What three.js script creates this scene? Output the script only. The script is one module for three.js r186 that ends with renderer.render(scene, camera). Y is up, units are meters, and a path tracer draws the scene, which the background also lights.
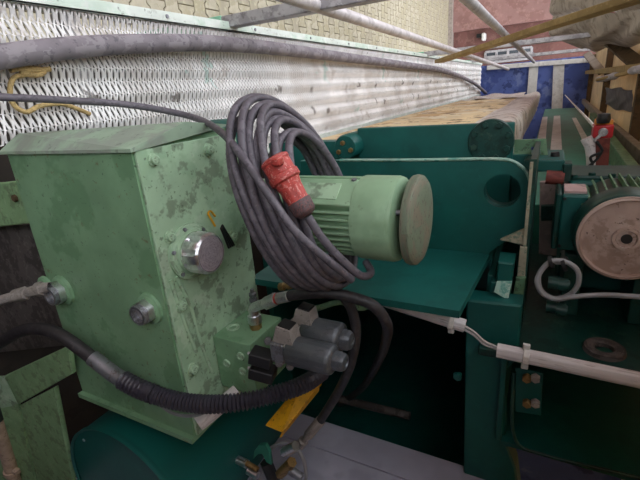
import * as THREE from 'three';
import { RoundedBoxGeometry } from 'three/addons/geometries/RoundedBoxGeometry.js';
import { ConvexGeometry } from 'three/addons/geometries/ConvexGeometry.js';
import { mergeGeometries, toCreasedNormals } from 'three/addons/utils/BufferGeometryUtils.js';

// ---------------------------------------------------------------- camera, sky, exposure
// The photograph was taken with the phone turned on its side: the true "up" points to the right edge of the picture.
// Survey axes used below: a = true up, b = towards the open (true left) side of the trailer, c = towards the rear.
// World: x = -b, y = a + EYE, z = c.   The lens sits at a = b = c = 0.
const EYE = 2.8, F = 420;
const V3 = (x, y, z) => new THREE.Vector3(x, y, z);
const FWD = V3(235, 165, -F).normalize();                                   // trailer axis in lens axes
const CB = FWD.clone().negate();
const CA = V3(806, -78.6, F).normalize(); CA.addScaledVector(CB, -CA.dot(CB)).normalize();
const CU = V3(0, 0, 0).crossVectors(CB, CA);
const toWorld = (p) => V3(-p.y, p.x + EYE, p.z);
const renderer = new THREE.WebGLRenderer({ antialias: true });
renderer.toneMapping = THREE.LinearToneMapping;
renderer.toneMappingExposure = 1.9;
renderer.shadowMap.enabled = true;
const scene = new THREE.Scene();
const camera = new THREE.PerspectiveCamera(2 * Math.atan(240 / F) * 180 / Math.PI, 640 / 480, 0.02, 200);
{
  const rowsA = V3(CA.x, CU.x, CB.x), rowsB = V3(CA.y, CU.y, CB.y), rowsC = V3(CA.z, CU.z, CB.z);   // lens axes in survey axes
  const w = (v) => V3(-v.y, v.x, v.z);
  camera.matrixAutoUpdate = true;
  camera.quaternion.setFromRotationMatrix(new THREE.Matrix4().makeBasis(w(rowsA), w(rowsB), w(rowsC)));
  camera.position.copy(toWorld(V3(0, 0, 0)));
}
scene.background = new THREE.Color().setRGB(1.55, 1.6, 1.68);                // even overcast sky

// ---------------------------------------------------------------- survey helpers
const sight = (x, y) => { const d = V3(x - 320, 240 - y, -F); return V3(d.dot(CA), d.dot(CU), d.dot(CB)); };
const onA = (A, x, y) => { const r = sight(x, y); return r.multiplyScalar(A / r.x); };
const onB = (B, x, y) => { const r = sight(x, y); return r.multiplyScalar(B / r.y); };
const onC = (C, x, y) => { const r = sight(x, y); return r.multiplyScalar(C / r.z); };
const pxm = (p) => p.length() / F;                                          // metres for one pixel at p
function project(p) { const x = CA.x * p.x + CU.x * p.y + CB.x * p.z, y = CA.y * p.x + CU.y * p.y + CB.y * p.z, z = CA.z * p.x + CU.z * p.y + CB.z * p.z; return [320 - F * x / z, 240 + F * y / z, -z]; }

let seed = 7;
const rnd = () => { seed = (seed * 1664525 + 1013904223) >>> 0; return seed / 4294967296; };
const rr = (lo, hi) => lo + (hi - lo) * rnd();

// ---------------------------------------------------------------- textures
function lattice(n) { const g = new Float32Array(n * n); for (let i = 0; i < n * n; i++) g[i] = rnd(); return g; }
function tileNoise(N, cells) {
  const g = lattice(cells), out = new Float32Array(N * N), s = (t) => t * t * (3 - 2 * t);
  for (let y = 0; y < N; y++) for (let x = 0; x < N; x++) {
    const fx = x / N * cells, fy = y / N * cells, ix = Math.floor(fx), iy = Math.floor(fy), u = s(fx - ix), v = s(fy - iy), jx = (ix + 1) % cells, jy = (iy + 1) % cells;
    out[y * N + x] = (g[iy * cells + ix] * (1 - u) + g[iy * cells + jx] * u) * (1 - v) + (g[jy * cells + ix] * (1 - u) + g[jy * cells + jx] * u) * v;
  }
  return out;
}
function fbm(N, c0, oct) {
  const out = new Float32Array(N * N); let amp = 1, sum = 0;
  for (let o = 0; o < oct; o++) { const n = tileNoise(N, Math.min(N, c0 << o)); for (let i = 0; i < out.length; i++) out[i] += amp * n[i]; sum += amp; amp *= 0.66; }
  let mean = 0, sq = 0; for (let i = 0; i < out.length; i++) { mean += out[i]; sq += out[i] * out[i]; }
  mean /= out.length; const sd = Math.sqrt(sq / out.length - mean * mean);
  for (let i = 0; i < out.length; i++) out[i] = Math.min(1, Math.max(0, 0.5 + (out[i] - mean) / sd * 0.16));
  return out;
}
const hexRGB = (h) => [(h >> 16) & 255, (h >> 8) & 255, h & 255];
const smooth = (a, b, t) => { t = Math.min(1, Math.max(0, (t - a) / (b - a))); return t * t * (3 - 2 * t); };
// base colour + layers of stains, each with its own outline
function stainTexture(base, layers, size, vary = 0.08, N = 512) {
  const b = hexRGB(base), data = new Uint8Array(N * N * 4), coarse = fbm(N, 6, 4), L = layers.map((l) => ({ ...l, c: hexRGB(l.color), n: fbm(N, l.cells, l.oct ?? 5) }));
  for (let i = 0; i < N * N; i++) {
    const k = 1 + (coarse[i] - 0.5) * 2 * vary; let r = b[0] * k, g = b[1] * k, bl = b[2] * k;
    for (const l of L) { const m = smooth(l.at, l.at + (l.soft ?? 0.14), l.n[i]) * 0.8 * (l.amount ?? 1); r += (l.c[0] - r) * m; g += (l.c[1] - g) * m; bl += (l.c[2] - bl) * m; }
    data[i * 4] = Math.min(255, r); data[i * 4 + 1] = Math.min(255, g); data[i * 4 + 2] = Math.min(255, bl); data[i * 4 + 3] = 255;
  }
  const t = new THREE.DataTexture(data, N, N, THREE.RGBAFormat); t.colorSpace = THREE.SRGBColorSpace; t.wrapS = t.wrapT = THREE.RepeatWrapping; t.magFilter = THREE.LinearFilter; t.minFilter = THREE.LinearMipmapLinearFilter; t.generateMipmaps = true; t.repeat.set(1 / size, 1 / size); t.needsUpdate = true;
  return t;
}
function mat(base, layers, { size = 0.5, rough = 0.6, metal = 0, vary = 0.08, bump = 0, ...more } = {}) {
  const map = layers ? stainTexture(base, layers, size, vary) : null;
  const m = new THREE.MeshPhysicalMaterial({ color: map ? 0xffffff : base, map, roughness: rough, metalness: metal, side: THREE.DoubleSide, ...more });
  if (bump && map) { m.bumpMap = map; m.bumpScale = bump; }
  return m;
}
const dirt = (color, cells, at, amount, soft, oct) => ({ color, cells, at, amount, soft, oct });
const M = {
  tank: mat(0x7a9f7c, [dirt(0x57805b, 5, 0.58, 0.5, 0.12), dirt(0x3a4a3a, 100, 0.84, 0.9, 0.06, 2), dirt(0x6b5a3c, 26, 0.84, 0.6, 0.06)], { size: 0.45, rough: 0.5, bump: 0.0004 }),
  plate: mat(0x9fbc9d, [dirt(0x86a586, 5, 0.5, 0.7, 0.2), dirt(0x65725f, 9, 0.57, 0.75, 0.16), dirt(0x4c5947, 40, 0.78, 0.7, 0.08), dirt(0xb8cbb3, 8, 0.64, 0.6, 0.14)], { size: 0.4, rough: 0.6, bump: 0.0008 }),
  lip: mat(0x8fa38e, [dirt(0x858a82, 6, 0.44, 0.8, 0.25), dirt(0x5e665f, 30, 0.76, 0.6, 0.1)], { size: 0.4, rough: 0.75 }),
  bracket: mat(0x86a97c, [dirt(0x66785a, 14, 0.56, 0.7, 0.16), dirt(0xa3bd95, 22, 0.64, 0.5), dirt(0x5a4a36, 40, 0.8, 0.7)], { size: 0.3, rough: 0.65, bump: 0.001 }),
  motor: mat(0x8dad8c, [dirt(0x7a9a7a, 5, 0.58, 0.5, 0.25), dirt(0x66705e, 26, 0.82, 0.5)], { size: 0.3, rough: 0.5 }),
  disc: mat(0x6f7c68, [dirt(0x807062, 4, 0.48, 0.8, 0.25), dirt(0x5b6a58, 12, 0.66, 0.6, 0.12), dirt(0x4a4038, 30, 0.7, 0.8)], { size: 0.2, rough: 0.65, bump: 0.0006 }),
  teal: mat(0x0d5650, [dirt(0x0a4641, 5, 0.54, 0.5, 0.2), dirt(0x226660, 24, 0.74, 0.4, 0.1)], { size: 0.6, rough: 0.48, vary: 0.1, bump: 0.0003 }),
  trough: mat(0x2b7763, [dirt(0x1f5d4e, 4, 0.52, 0.6, 0.2), dirt(0x7f9a88, 14, 0.74, 0.5)], { size: 0.8, rough: 0.5 }),
  tealEdge: mat(0x8fb3a4, [dirt(0x3e8276, 16, 0.58, 0.8), dirt(0xb9c2b4, 24, 0.62, 0.7)], { size: 0.3, rough: 0.5 }),
  tealWorn: mat(0x113f38, [dirt(0x56624f, 10, 0.66, 0.5, 0.1), dirt(0x0a2c27, 14, 0.56, 0.8, 0.08, 4)], { size: 0.35, rough: 0.42 }),
  cream: mat(0x9f9883, [dirt(0x857f6a, 12, 0.52, 0.8), dirt(0x4d6a5a, 18, 0.66, 0.8)], { size: 0.3, rough: 0.7 }),
  olive: mat(0x5d8262, [dirt(0x7d9a78, 12, 0.56, 0.8), dirt(0x3a4a38, 24, 0.64, 0.8)], { size: 0.3, rough: 0.6 }),
  grating: mat(0xece9e8, [dirt(0xd2cbc7, 7, 0.54, 0.7, 0.2), dirt(0xa59890, 16, 0.74, 0.5, 0.14), dirt(0x5c5551, 12, 0.88, 0.8, 0.04), dirt(0x8fc4b8, 9, 0.84, 0.5, 0.08)], { size: 0.9, rough: 0.6 }),
  rim: mat(0xd3dad2, [dirt(0xb2cbb8, 5, 0.56, 0.6, 0.2), dirt(0xa5a8a0, 20, 0.7, 0.5), dirt(0x4f5550, 30, 0.86, 0.7)], { size: 0.6, rough: 0.6 }),
  fatHose: mat(0x817a80, [dirt(0x9d979b, 9, 0.52, 0.7, 0.12, 4), dirt(0x57525a, 20, 0.66, 0.7)], { size: 0.3, rough: 0.8 }),
  cable: mat(0x5b565e, [dirt(0x77717a, 10, 0.56, 0.6, 0.1), dirt(0x39363c, 24, 0.66, 0.6)], { size: 0.2, rough: 0.55 }),
  hose: mat(0x2b282b, [dirt(0x4a4648, 14, 0.58, 0.6, 0.1)], { size: 0.2, rough: 0.5 }),
  ribbed: mat(0x34313a, [dirt(0x4d4954, 12, 0.6, 0.5, 0.1)], { size: 0.2, rough: 0.38 }),
  rubber: mat(0x57514f, [dirt(0x35302f, 9, 0.5, 0.8, 0.08, 4), dirt(0x7a7472, 18, 0.66, 0.6)], { size: 0.3, rough: 0.8, bump: 0.002 }),
  chrome: mat(0xe2e2e6, [dirt(0xb4b4b8, 14, 0.62, 0.6), dirt(0x6b6560, 30, 0.78, 0.6)], { size: 0.15, rough: 0.3, metal: 0.95 }),
  capFace: mat(0xb3a5ac, [dirt(0x8f838a, 12, 0.54, 0.7), dirt(0x4a4248, 20, 0.68, 0.8)], { size: 0.12, rough: 0.4, metal: 0.4 }),
  steel: mat(0x8e9096, [dirt(0x6d6b6c, 14, 0.56, 0.7), dirt(0x4d4038, 26, 0.7, 0.6)], { size: 0.2, rough: 0.42, metal: 0.7 }),
  solenoid: mat(0x5d6166, [dirt(0x7a7c80, 12, 0.6, 0.5), dirt(0x46484c, 20, 0.62, 0.6)], { size: 0.2, rough: 0.42, metal: 0.45 }),
  coilBox: mat(0x9a938e, [dirt(0xb5aea8, 14, 0.58, 0.6), dirt(0x6d6660, 24, 0.66, 0.6)], { size: 0.15, rough: 0.55, metal: 0.2 }),
  brass: mat(0x9c7f52, [dirt(0x6a5436, 16, 0.58, 0.7)], { size: 0.15, rough: 0.45, metal: 0.7 }),
  black: mat(0x1b1b1d, null, { rough: 0.5 }),
  dark: mat(0x0a1110, null, { rough: 0.7 }),
  soot: mat(0x23211f, [dirt(0x3a3632, 9, 0.6, 0.5)], { size: 0.4, rough: 0.9 }),
  red: mat(0xb5433c, [dirt(0x94352f, 10, 0.54, 0.6), dirt(0xd9a49a, 22, 0.64, 0.8, 0.05, 4), dirt(0x5b2a26, 30, 0.7, 0.7)], { size: 0.15, rough: 0.55 }),
  redGlove: mat(0x5e4a4c, [dirt(0x8d4a44, 12, 0.6, 0.7), dirt(0x2c2628, 20, 0.6, 0.7)], { size: 0.12, rough: 0.6 }),
  switchRed: mat(0xc02730, [dirt(0x8d1c24, 12, 0.6, 0.6)], { size: 0.2, rough: 0.4 }),
  rustRed: mat(0x7a3a32, [dirt(0x55261f, 12, 0.54, 0.7)], { size: 0.3, rough: 0.7 }),
  yellow: mat(0xe0a516, [dirt(0xb27f12, 10, 0.58, 0.6), dirt(0x5e4614, 30, 0.72, 0.8)], { size: 0.2, rough: 0.5 }),
  orangeCap: mat(0xd9862c, null, { rough: 0.5 }),
  pvc: mat(0xd8d2d2, [dirt(0xb3aaaa, 9, 0.56, 0.6, 0.1), dirt(0x77706c, 30, 0.72, 0.6)], { size: 0.3, rough: 0.45 }),
  beigePipe: mat(0xb89f8c, [dirt(0x98806f, 10, 0.54, 0.6), dirt(0x6a5548, 26, 0.68, 0.6)], { size: 0.2, rough: 0.55 }),
  greyCable: mat(0x8d8d90, null, { rough: 0.5 }),
  whiteWire: mat(0xb5b0ae, null, { rough: 0.5 }),
  twine: mat(0xb99f6c, [dirt(0x7d6a42, 30, 0.55, 0.7)], { size: 0.1, rough: 0.9 }),
  sheet: mat(0xa3a2b2, [dirt(0x8a8999, 4, 0.54, 0.5, 0.14), dirt(0xb6b5c4, 7, 0.62, 0.4)], { size: 0.9, rough: 0.7 }),
  galvanised: mat(0xb3b0b2, [dirt(0x8b878a, 9, 0.54, 0.7), dirt(0x6f6a6a, 24, 0.68, 0.6)], { size: 0.4, rough: 0.45, metal: 0.5 }),
  mint: mat(0x86bfa0, [dirt(0x9aa29a, 12, 0.58, 0.8)], { size: 0.3, rough: 0.6 }),
  palePipe: mat(0xd5cfd0, [dirt(0xa9a2a3, 10, 0.58, 0.6)], { size: 0.5, rough: 0.5, metal: 0.2 }),
  batten: mat(0xa8905f, [dirt(0x8a744a, 8, 0.52, 0.6, 0.1), dirt(0xc2ab78, 20, 0.62, 0.5)], { size: 0.5, rough: 0.75 }),
  brownWood: mat(0x5d4a35, [dirt(0x3c2f22, 8, 0.54, 0.7), dirt(0x7a6448, 22, 0.64, 0.6)], { size: 0.5, rough: 0.8 }),
  greyWood: mat(0x9a8f86, [dirt(0x7d7269, 9, 0.54, 0.7)], { size: 0.5, rough: 0.8 }),
  tarpRoof: mat(0xe9d3ae, [dirt(0xcdb58e, 5, 0.54, 0.5, 0.14)], { size: 1.2, rough: 1, transmission: 0.24, thickness: 0 }),
  tarpGrey: mat(0xb4ada8, [dirt(0x857d75, 5, 0.52, 0.7, 0.12, 4), dirt(0x6a625a, 16, 0.66, 0.5)], { size: 0.9, rough: 0.8 }),
  tarpBag: mat(0x6a656c, [dirt(0x827d84, 7, 0.58, 0.6)], { size: 0.6, rough: 0.7 }),
  tarpRoll: mat(0xc3bfcb, [dirt(0x8f8b98, 10, 0.56, 0.7)], { size: 0.4, rough: 0.8 }),
  blue: mat(0x566ab0, [dirt(0x35488c, 5, 0.52, 0.8, 0.1, 4), dirt(0x9aa6cc, 6, 0.66, 0.6, 0.16), dirt(0x1d2c5c, 14, 0.66, 0.7)], { size: 1.6, rough: 0.55 }),
  whitePost: mat(0xd8d6d2, [dirt(0xaaa6a0, 10, 0.6, 0.5)], { size: 0.6, rough: 0.6 }),
  deck: mat(0x2c2620, [dirt(0x1d1814, 8, 0.52, 0.7)], { size: 0.8, rough: 0.85 }),
  load: mat(0xe6cfa6, [dirt(0xb98d58, 5, 0.54, 0.7, 0.1, 4), dirt(0xeae0d0, 7, 0.56, 0.8, 0.08, 4), dirt(0x6e5138, 16, 0.68, 0.8, 0.04)], { size: 1.3, rough: 0.7, bump: 0.006 }),
  film: mat(0xd9d2cb, [dirt(0xb9a593, 9, 0.52, 0.6), dirt(0x5f4534, 12, 0.66, 0.9, 0.04, 4)], { size: 0.7, rough: 0.3 }),
  pinkBoard: mat(0xb99c98, [dirt(0x96807c, 9, 0.54, 0.6), dirt(0x5c4c4a, 22, 0.7, 0.6)], { size: 0.4, rough: 0.75 }),
  dirtyWhite: mat(0xb59d92, [dirt(0xc4b1a7, 4, 0.5, 0.6, 0.2), dirt(0x836a5d, 6, 0.56, 0.6, 0.18), dirt(0x46362e, 16, 0.82, 0.8, 0.05)], { size: 0.22, rough: 0.6 }),
  paverA: mat(0xa9a18c, [dirt(0xa39a7a, 9, 0.54, 0.6), dirt(0xd2caa9, 14, 0.62, 0.5)], { size: 0.7, rough: 0.9 }),
  paverB: mat(0xb5ad98, [dirt(0x978f74, 9, 0.52, 0.6), dirt(0xc6bfa2, 14, 0.64, 0.5)], { size: 0.7, rough: 0.9 }),
  joint: mat(0x655c47, [dirt(0x4f4c38, 12, 0.54, 0.7)], { size: 0.6, rough: 1 }),
  brick: mat(0x6e4a44, [dirt(0x5d3d38, 10, 0.5, 0.7, 0.08, 4), dirt(0x85645a, 26, 0.62, 0.6)], { size: 2.4, rough: 0.9 }),
  brickPale: mat(0x93706a, [dirt(0x805c55, 10, 0.5, 0.6, 0.08, 4), dirt(0xa9857b, 26, 0.6, 0.6)], { size: 2.4, rough: 0.9 }),
  windowGlass: mat(0x4b525a, null, { rough: 0.15 }),
  ply: mat(0xd8b98c, [dirt(0xbf9a68, 7, 0.54, 0.6)], { size: 0.8, rough: 0.8 }),
};

// ---------------------------------------------------------------- geometry helpers (survey axes)
const flat = (g) => { g = g.index ? g.toNonIndexed() : g; for (const k of Object.keys(g.attributes)) if (!['position', 'normal', 'uv'].includes(k)) g.deleteAttribute(k); return g; };
function boxUV(g) {                                                         // uv in metres, by the way each face points
  g = flat(g); const p = g.attributes.position, uv = new Float32Array(p.count * 2), A = V3(), B = V3(), C = V3();
  for (let i = 0; i < p.count; i += 3) {
    A.fromBufferAttribute(p, i); B.fromBufferAttribute(p, i + 1).sub(A); C.fromBufferAttribute(p, i + 2).sub(A); B.cross(C);
    const x = Math.abs(B.x), y = Math.abs(B.y), z = Math.abs(B.z), k = x >= y && x >= z ? 0 : y >= z ? 1 : 2;
    for (let j = i; j < i + 3; j++) { uv[2 * j] = k === 0 ? p.getZ(j) : p.getX(j); uv[2 * j + 1] = k === 1 ? p.getZ(j) : p.getY(j); }
  }
  g.setAttribute('uv', new THREE.BufferAttribute(uv, 2)); return g;
}
const scaleUV = (g, u, v) => { const t = g.attributes.uv; for (let i = 0; i < t.count; i++) t.setXY(i, t.getX(i) * u, t.getY(i) * v); return g; };
const join = (list) => mergeGeometries(list.map(flat));
function box(a0, a1, b0, b1, c0, c1, r = 0.003) {
  const w = Math.abs(a1 - a0), h = Math.abs(b1 - b0), d = Math.abs(c1 - c0), k = Math.min(r, w / 2.2, h / 2.2, d / 2.2);
  const g = k > 0 ? new RoundedBoxGeometry(w, h, d, 1, k) : new THREE.BoxGeometry(w, h, d);
  return boxUV(g.translate((a0 + a1) / 2, (b0 + b1) / 2, (c0 + c1) / 2));
}
const shapeOf = (pts) => new THREE.Shape(pts.map((p) => new THREE.Vector2(p[0], p[1])));
function plateC(pts, c0, c1, holes = [], bev = 0.003) {                     // outline in (a, b), thickness along c
  const s = shapeOf(pts); for (const [x, y, r] of holes) s.holes.push(new THREE.Path().absarc(x, y, r, 0, Math.PI * 2, true));
  const lo = Math.min(c0, c1), d = Math.abs(c1 - c0);
  return boxUV(new THREE.ExtrudeGeometry(s, { depth: d - 2 * bev, bevelEnabled: bev > 0, bevelSize: bev, bevelThickness: bev, bevelOffset: -bev, bevelSegments: 1, curveSegments: 20 }).translate(0, 0, lo + bev));
}
function slab(quad, t) {                                                    // four survey points, given a thickness
  const n = V3().crossVectors(quad[1].clone().sub(quad[0]), quad[2].clone().sub(quad[0])).normalize().multiplyScalar(t);
  return hull([...quad, ...quad.map((q) => q.clone().add(n))]);
}
const hull = (pts) => boxUV(new ConvexGeometry(pts));
const xy = (c, l) => l.map(([x, y]) => { const p = onC(c, x, y); return [p.x, p.y]; });
const DIR = { a: V3(1, 0, 0), b: V3(0, 1, 0), c: V3(0, 0, 1) };
function turnTo(g, dir) { return g.applyQuaternion(new THREE.Quaternion().setFromUnitVectors(V3(0, 1, 0), dir.clone().normalize())); }
function cyl(p0, p1, r0, r1 = r0, n = 20) {
  const d = p1.clone().sub(p0), L = d.length(), g = new THREE.CylinderGeometry(r1, r0, L, n, 1); scaleUV(g, 6.28 * r0, L);
  return flat(turnTo(g, d)).translate((p0.x + p1.x) / 2, (p0.y + p1.y) / 2, (p0.z + p1.z) / 2);
}
function lathe(at, dir, profile, n = 32) {                                  // profile: [radius, distance along dir]
  const g = new THREE.LatheGeometry(profile.map((p) => new THREE.Vector2(Math.max(p[0], 1e-5), p[1])), n); scaleUV(g, 0.3, 0.3);
  return flat(toCreasedNormals(turnTo(g, dir), 0.7)).translate(at.x, at.y, at.z);
}
function tube(pts, r, n = 60, k = 10, tension = 0.5) {
  const cv = new THREE.CatmullRomCurve3(pts, false, 'centripetal', tension), g = new THREE.TubeGeometry(cv, n, r, k, false), L = cv.getLength(); scaleUV(g, L, 6.28 * r);
  const caps = [0, 1].map((t) => { const p = cv.getPoint(t), d = cv.getTangent(t).multiplyScalar(t ? 1 : -1), q = new THREE.CircleGeometry(r, k); q.applyQuaternion(new THREE.Quaternion().setFromUnitVectors(V3(0, 0, 1), d)); scaleUV(q, r, r); return q.translate(p.x, p.y, p.z); });
  return join([g, ...caps]);
}
function bar(p0, p1, w, h, up = DIR.c) {                                    // rectangular bar between two points
  const d = p1.clone().sub(p0), L = d.length(), y = d.normalize(), x = V3().crossVectors(y, up).normalize(), z = V3().crossVectors(x, y);
  const g = new RoundedBoxGeometry(w, L, h, 1, Math.min(w, h) * 0.12); scaleUV(g, 1, 1);
  g.applyMatrix4(new THREE.Matrix4().makeBasis(x, y, z)); const m = p0.clone().add(p1).multiplyScalar(0.5);
  return boxUV(g.translate(m.x, m.y, m.z));
}
const hex = (at, dir, r, h) => { const q = at.clone().addScaledVector(dir, h); return boxUV(join([cyl(at, q, r, r, 6), cyl(q, q.clone().addScaledVector(dir, h * 0.18), r * 0.8, r * 0.72, 12)])); };

// ---------------------------------------------------------------- object helpers
const taken = new Map(), origin = new WeakMap();
function numbered(n) { const k = taken.get(n) ?? 0; taken.set(n, k + 1); return k ? n + '_' + String(k).padStart(3, '0') : n; }
function thing(name, label, category, base, group) {
  const o = new THREE.Group(); o.name = numbered(name); o.position.copy(toWorld(base)); o.rotation.z = Math.PI / 2; o.userData = { label, category };
  if (group) o.userData.group = group;
  origin.set(o, base.clone()); scene.add(o); return o;
}
function struct(name, base) { const o = new THREE.Group(); o.name = numbered(name); o.position.copy(toWorld(base)); o.rotation.z = Math.PI / 2; o.userData = { kind: 'structure' }; origin.set(o, base.clone()); scene.add(o); return o; }
function part(parent, name, geo, m, label) {
  const b = origin.get(parent), mesh = new THREE.Mesh(geo.translate(-b.x, -b.y, -b.z), m); mesh.name = name; mesh.castShadow = mesh.receiveShadow = true;
  if (label) mesh.userData.label = label;
  origin.set(mesh, b); parent.add(mesh); return mesh;
}
const lone = (name, label, category, base, geo, m, group) => { const t = thing(name, label, category, base, group); part(t, name.replace(/_\d+$/, '') + '_body', geo, m); return t; };

// ================================================================ SETTING
const GROUND = -EYE, DECK = -1.7, ROOF = 0.52, SIDE = 0.27, RIGHT = -2.15, FRONT = -8.1, REAR = 2.6;
{
  const g = struct('ground', V3(GROUND, 0, 0));
  part(g, 'joint_sand', box(GROUND - 0.3, GROUND - 0.006, -9, 14, -13.9, 9, 0), M.joint);
  // double-T concrete pavers, 200 x 165 mm, rows shifted by half a stone
  const h1 = 0.0905, h2 = 0.0655, prof = [[-0.0955, h1], [-0.063, h1], [-0.043, h2], [0.043, h2], [0.063, h1], [0.0955, h1]];
  const outline = [...prof, ...prof.slice().reverse().map(([x, y]) => [x, -y])];
  const stone = () => { const s = new THREE.ExtrudeGeometry(shapeOf(outline), { depth: 0.03, bevelEnabled: true, bevelSize: 0.003, bevelOffset: -0.003, bevelThickness: 0.003, bevelSegments: 1 }); s.applyMatrix4(new THREE.Matrix4().makeBasis(DIR.b, DIR.c, DIR.a)); return s; };
  const shared = [0, 1, 2].map((k) => boxUV(stone().translate(0, k * 0.37, k * 0.23)).translate(0, -k * 0.37, -k * 0.23)), spots = [];
  for (let row = 0; row < 78; row++) for (let k = 0; k < 17; k++) {
    const c = -0.9 - row * 0.165, b = 0.2 + k * 0.2 + (row % 2) * 0.1;
    const q = project(V3(GROUND, b, c)); spots.push({ b, c, q, seen: q[2] > 0 && q[0] > -15 && q[0] < 460 && q[1] > -15 && q[1] < 75 });
  }
  spots.sort((p, q) => (q.seen - p.seen) || p.q[2] - q.q[2]);
  const rest = [];
  spots.forEach((s, i) => {
    const y = -0.03 + rr(-0.0025, 0.0025);
    if (i < 300) { const m = new THREE.Mesh(shared[i % 3], i % 2 ? M.paverA : M.paverB); m.name = numbered('paver'); m.position.set(y, s.b, s.c); m.castShadow = m.receiveShadow = true; g.add(m); }
    else rest.push(shared[i % 3].clone().translate(GROUND + y, s.b, s.c));
  });
  const far = part(g, 'paving', join(rest), M.paverA); far.userData.kind = 'stuff';
}
// trailer shell
part(struct('floor', V3(DECK - 0.1, 0, 0)), 'deck_boards', box(DECK - 0.1, DECK, RIGHT, 0.255, FRONT, REAR, 0.004), M.deck);
part(struct('wall_right', V3(DECK, RIGHT, 0)), 'curtain', box(DECK, ROOF, RIGHT - 0.04, RIGHT, FRONT, REAR, 0), M.blue);
part(struct('wall_left', V3(DECK, SIDE, 1.8)), 'side_curtain', box(DECK - 0.1, ROOF, SIDE, SIDE + 0.01, 0.85, REAR, 0), M.blue);   // side curtain, still drawn behind the photographer
part(struct('wall_rear', V3(DECK, 0, REAR)), 'door_panel', box(DECK, ROOF, RIGHT, SIDE, REAR, REAR + 0.04, 0), M.blue);
{
  const w = struct('wall_front', V3(DECK, 0, FRONT));
  part(w, 'blue_tarpaulin', box(DECK, ROOF, -0.75, 0.24, FRONT - 0.05, FRONT, 0.004), M.blue);
  part(w, 'dark_panel', box(DECK, ROOF, RIGHT, -0.75, FRONT - 0.05, FRONT, 0.004), M.blue);
  for (const [x, y0, y1, wd] of [[534, 64, 101, 7], [559, 62, 128, 8]]) { const p = onC(FRONT + 0.06, x, y0), q = onC(FRONT + 0.06, x - 3, y1); part(w, 'white_rail', bar(p, q, wd * pxm(p), 0.05), M.whitePost); }
  const e = onC(FRONT + 0.1, 487, 68), e2 = onC(FRONT + 0.1, 590, 60); part(w, 'corner_post', bar(e, e2, 0.07, 0.07), M.whitePost);
}
{
  const c = struct('ceiling', V3(ROOF, 0, 0));
  part(c, 'roof_tarpaulin', box(ROOF, ROOF + 0.006, RIGHT, SIDE, FRONT, REAR, 0), M.tarpRoof);
  // crosswise bows
  for (const cc of [-7.9, -5.5, -3.35, -1.2, 0.9]) part(c, 'roof_bow', box(ROOF - 0.07, ROOF - 0.01, RIGHT, SIDE - 0.02, cc - 0.03, cc + 0.03, 0.006), M.brownWood);
  // lengthwise battens
  for (const [b, w] of [[-0.42, 0.07], [-0.85, 0.07], [-1.4, 0.07], [0.0, 0.05]]) part(c, 'roof_batten', box(ROOF - 0.115, ROOF - 0.072, b - w / 2, b + w / 2, FRONT + 0.05, REAR - 0.05, 0.006), b === 0 ? M.batten : M.greyWood);
}
// open side of the trailer: stakes and laths
function stake(label, c, foot, top, b = SIDE) {
  const t = thing('side_stake', label, 'stake', V3(DECK, b, c));
  part(t, 'post', box(-1.12, top, b - 0.016, b + 0.024, c - 0.026, c + 0.026, 0.004), M.galvanised);
  part(t, 'foot', box(DECK - 0.1, -1.08, b - 0.018, b + 0.026, c - 0.029, c + 0.029, 0.004), M.mint, 'mint green painted foot');
  for (const a of [-0.52, -0.28]) part(t, 'bolt', hex(V3(a, b + 0.024, c), DIR.b, 0.012, 0.008), M.steel);
  return t;
}
stake('grey steel side stake with mint green foot, crossed by the pale tube over the paving', onA(-1.15, 212, 27).z, 0, ROOF - 0.01);
stake('thin grey-green side stake standing further along the grating, before the brick wall', -4.2, 0, ROOF - 0.01);
stake('thin pale side stake next to the blue front tarpaulin', -6.7, 0, ROOF - 0.01);
{
  const rail = (label, p, q, r, m) => { const d = p.clone().sub(q).normalize(); const t = thing('side_rail_tube', label, 'tube', q); part(t, 'tube_wall', cyl(q, p.clone().addScaledVector(d, 1.4), r, r, 16), m); part(t, 'end_cap', lathe(q, d.clone().negate(), [[r, -0.03], [r * 1.12, -0.03], [r * 1.12, 0.006], [0, 0.006]], 16), M.whitePost); };
  const p = onB(0.272, 300, 0), q = onC(-7.6, 508, 69); rail('long pale tube running aslant past the paving to the blue tarpaulin', p, q, 0.021, M.palePipe);
  const p2 = onB(0.275, 468, 0), q2 = onC(-7.6, 534, 62); rail('thin grey tube running aslant across the red brick wall', p2, q2, 0.02, M.galvanised);
  const l = onC(-3.4, 440, 61), n = onC(-1.7, 640, -3), d = n.clone().sub(l).normalize();
  lone('wooden_lath', 'light brown wooden lath leaning across the open side under the grey tarpaulin', 'lath', l, bar(l.clone().addScaledVector(d, -0.02), n.addScaledVector(d, 0.5), 0.07, 0.024, DIR.b), M.batten);
}
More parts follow.
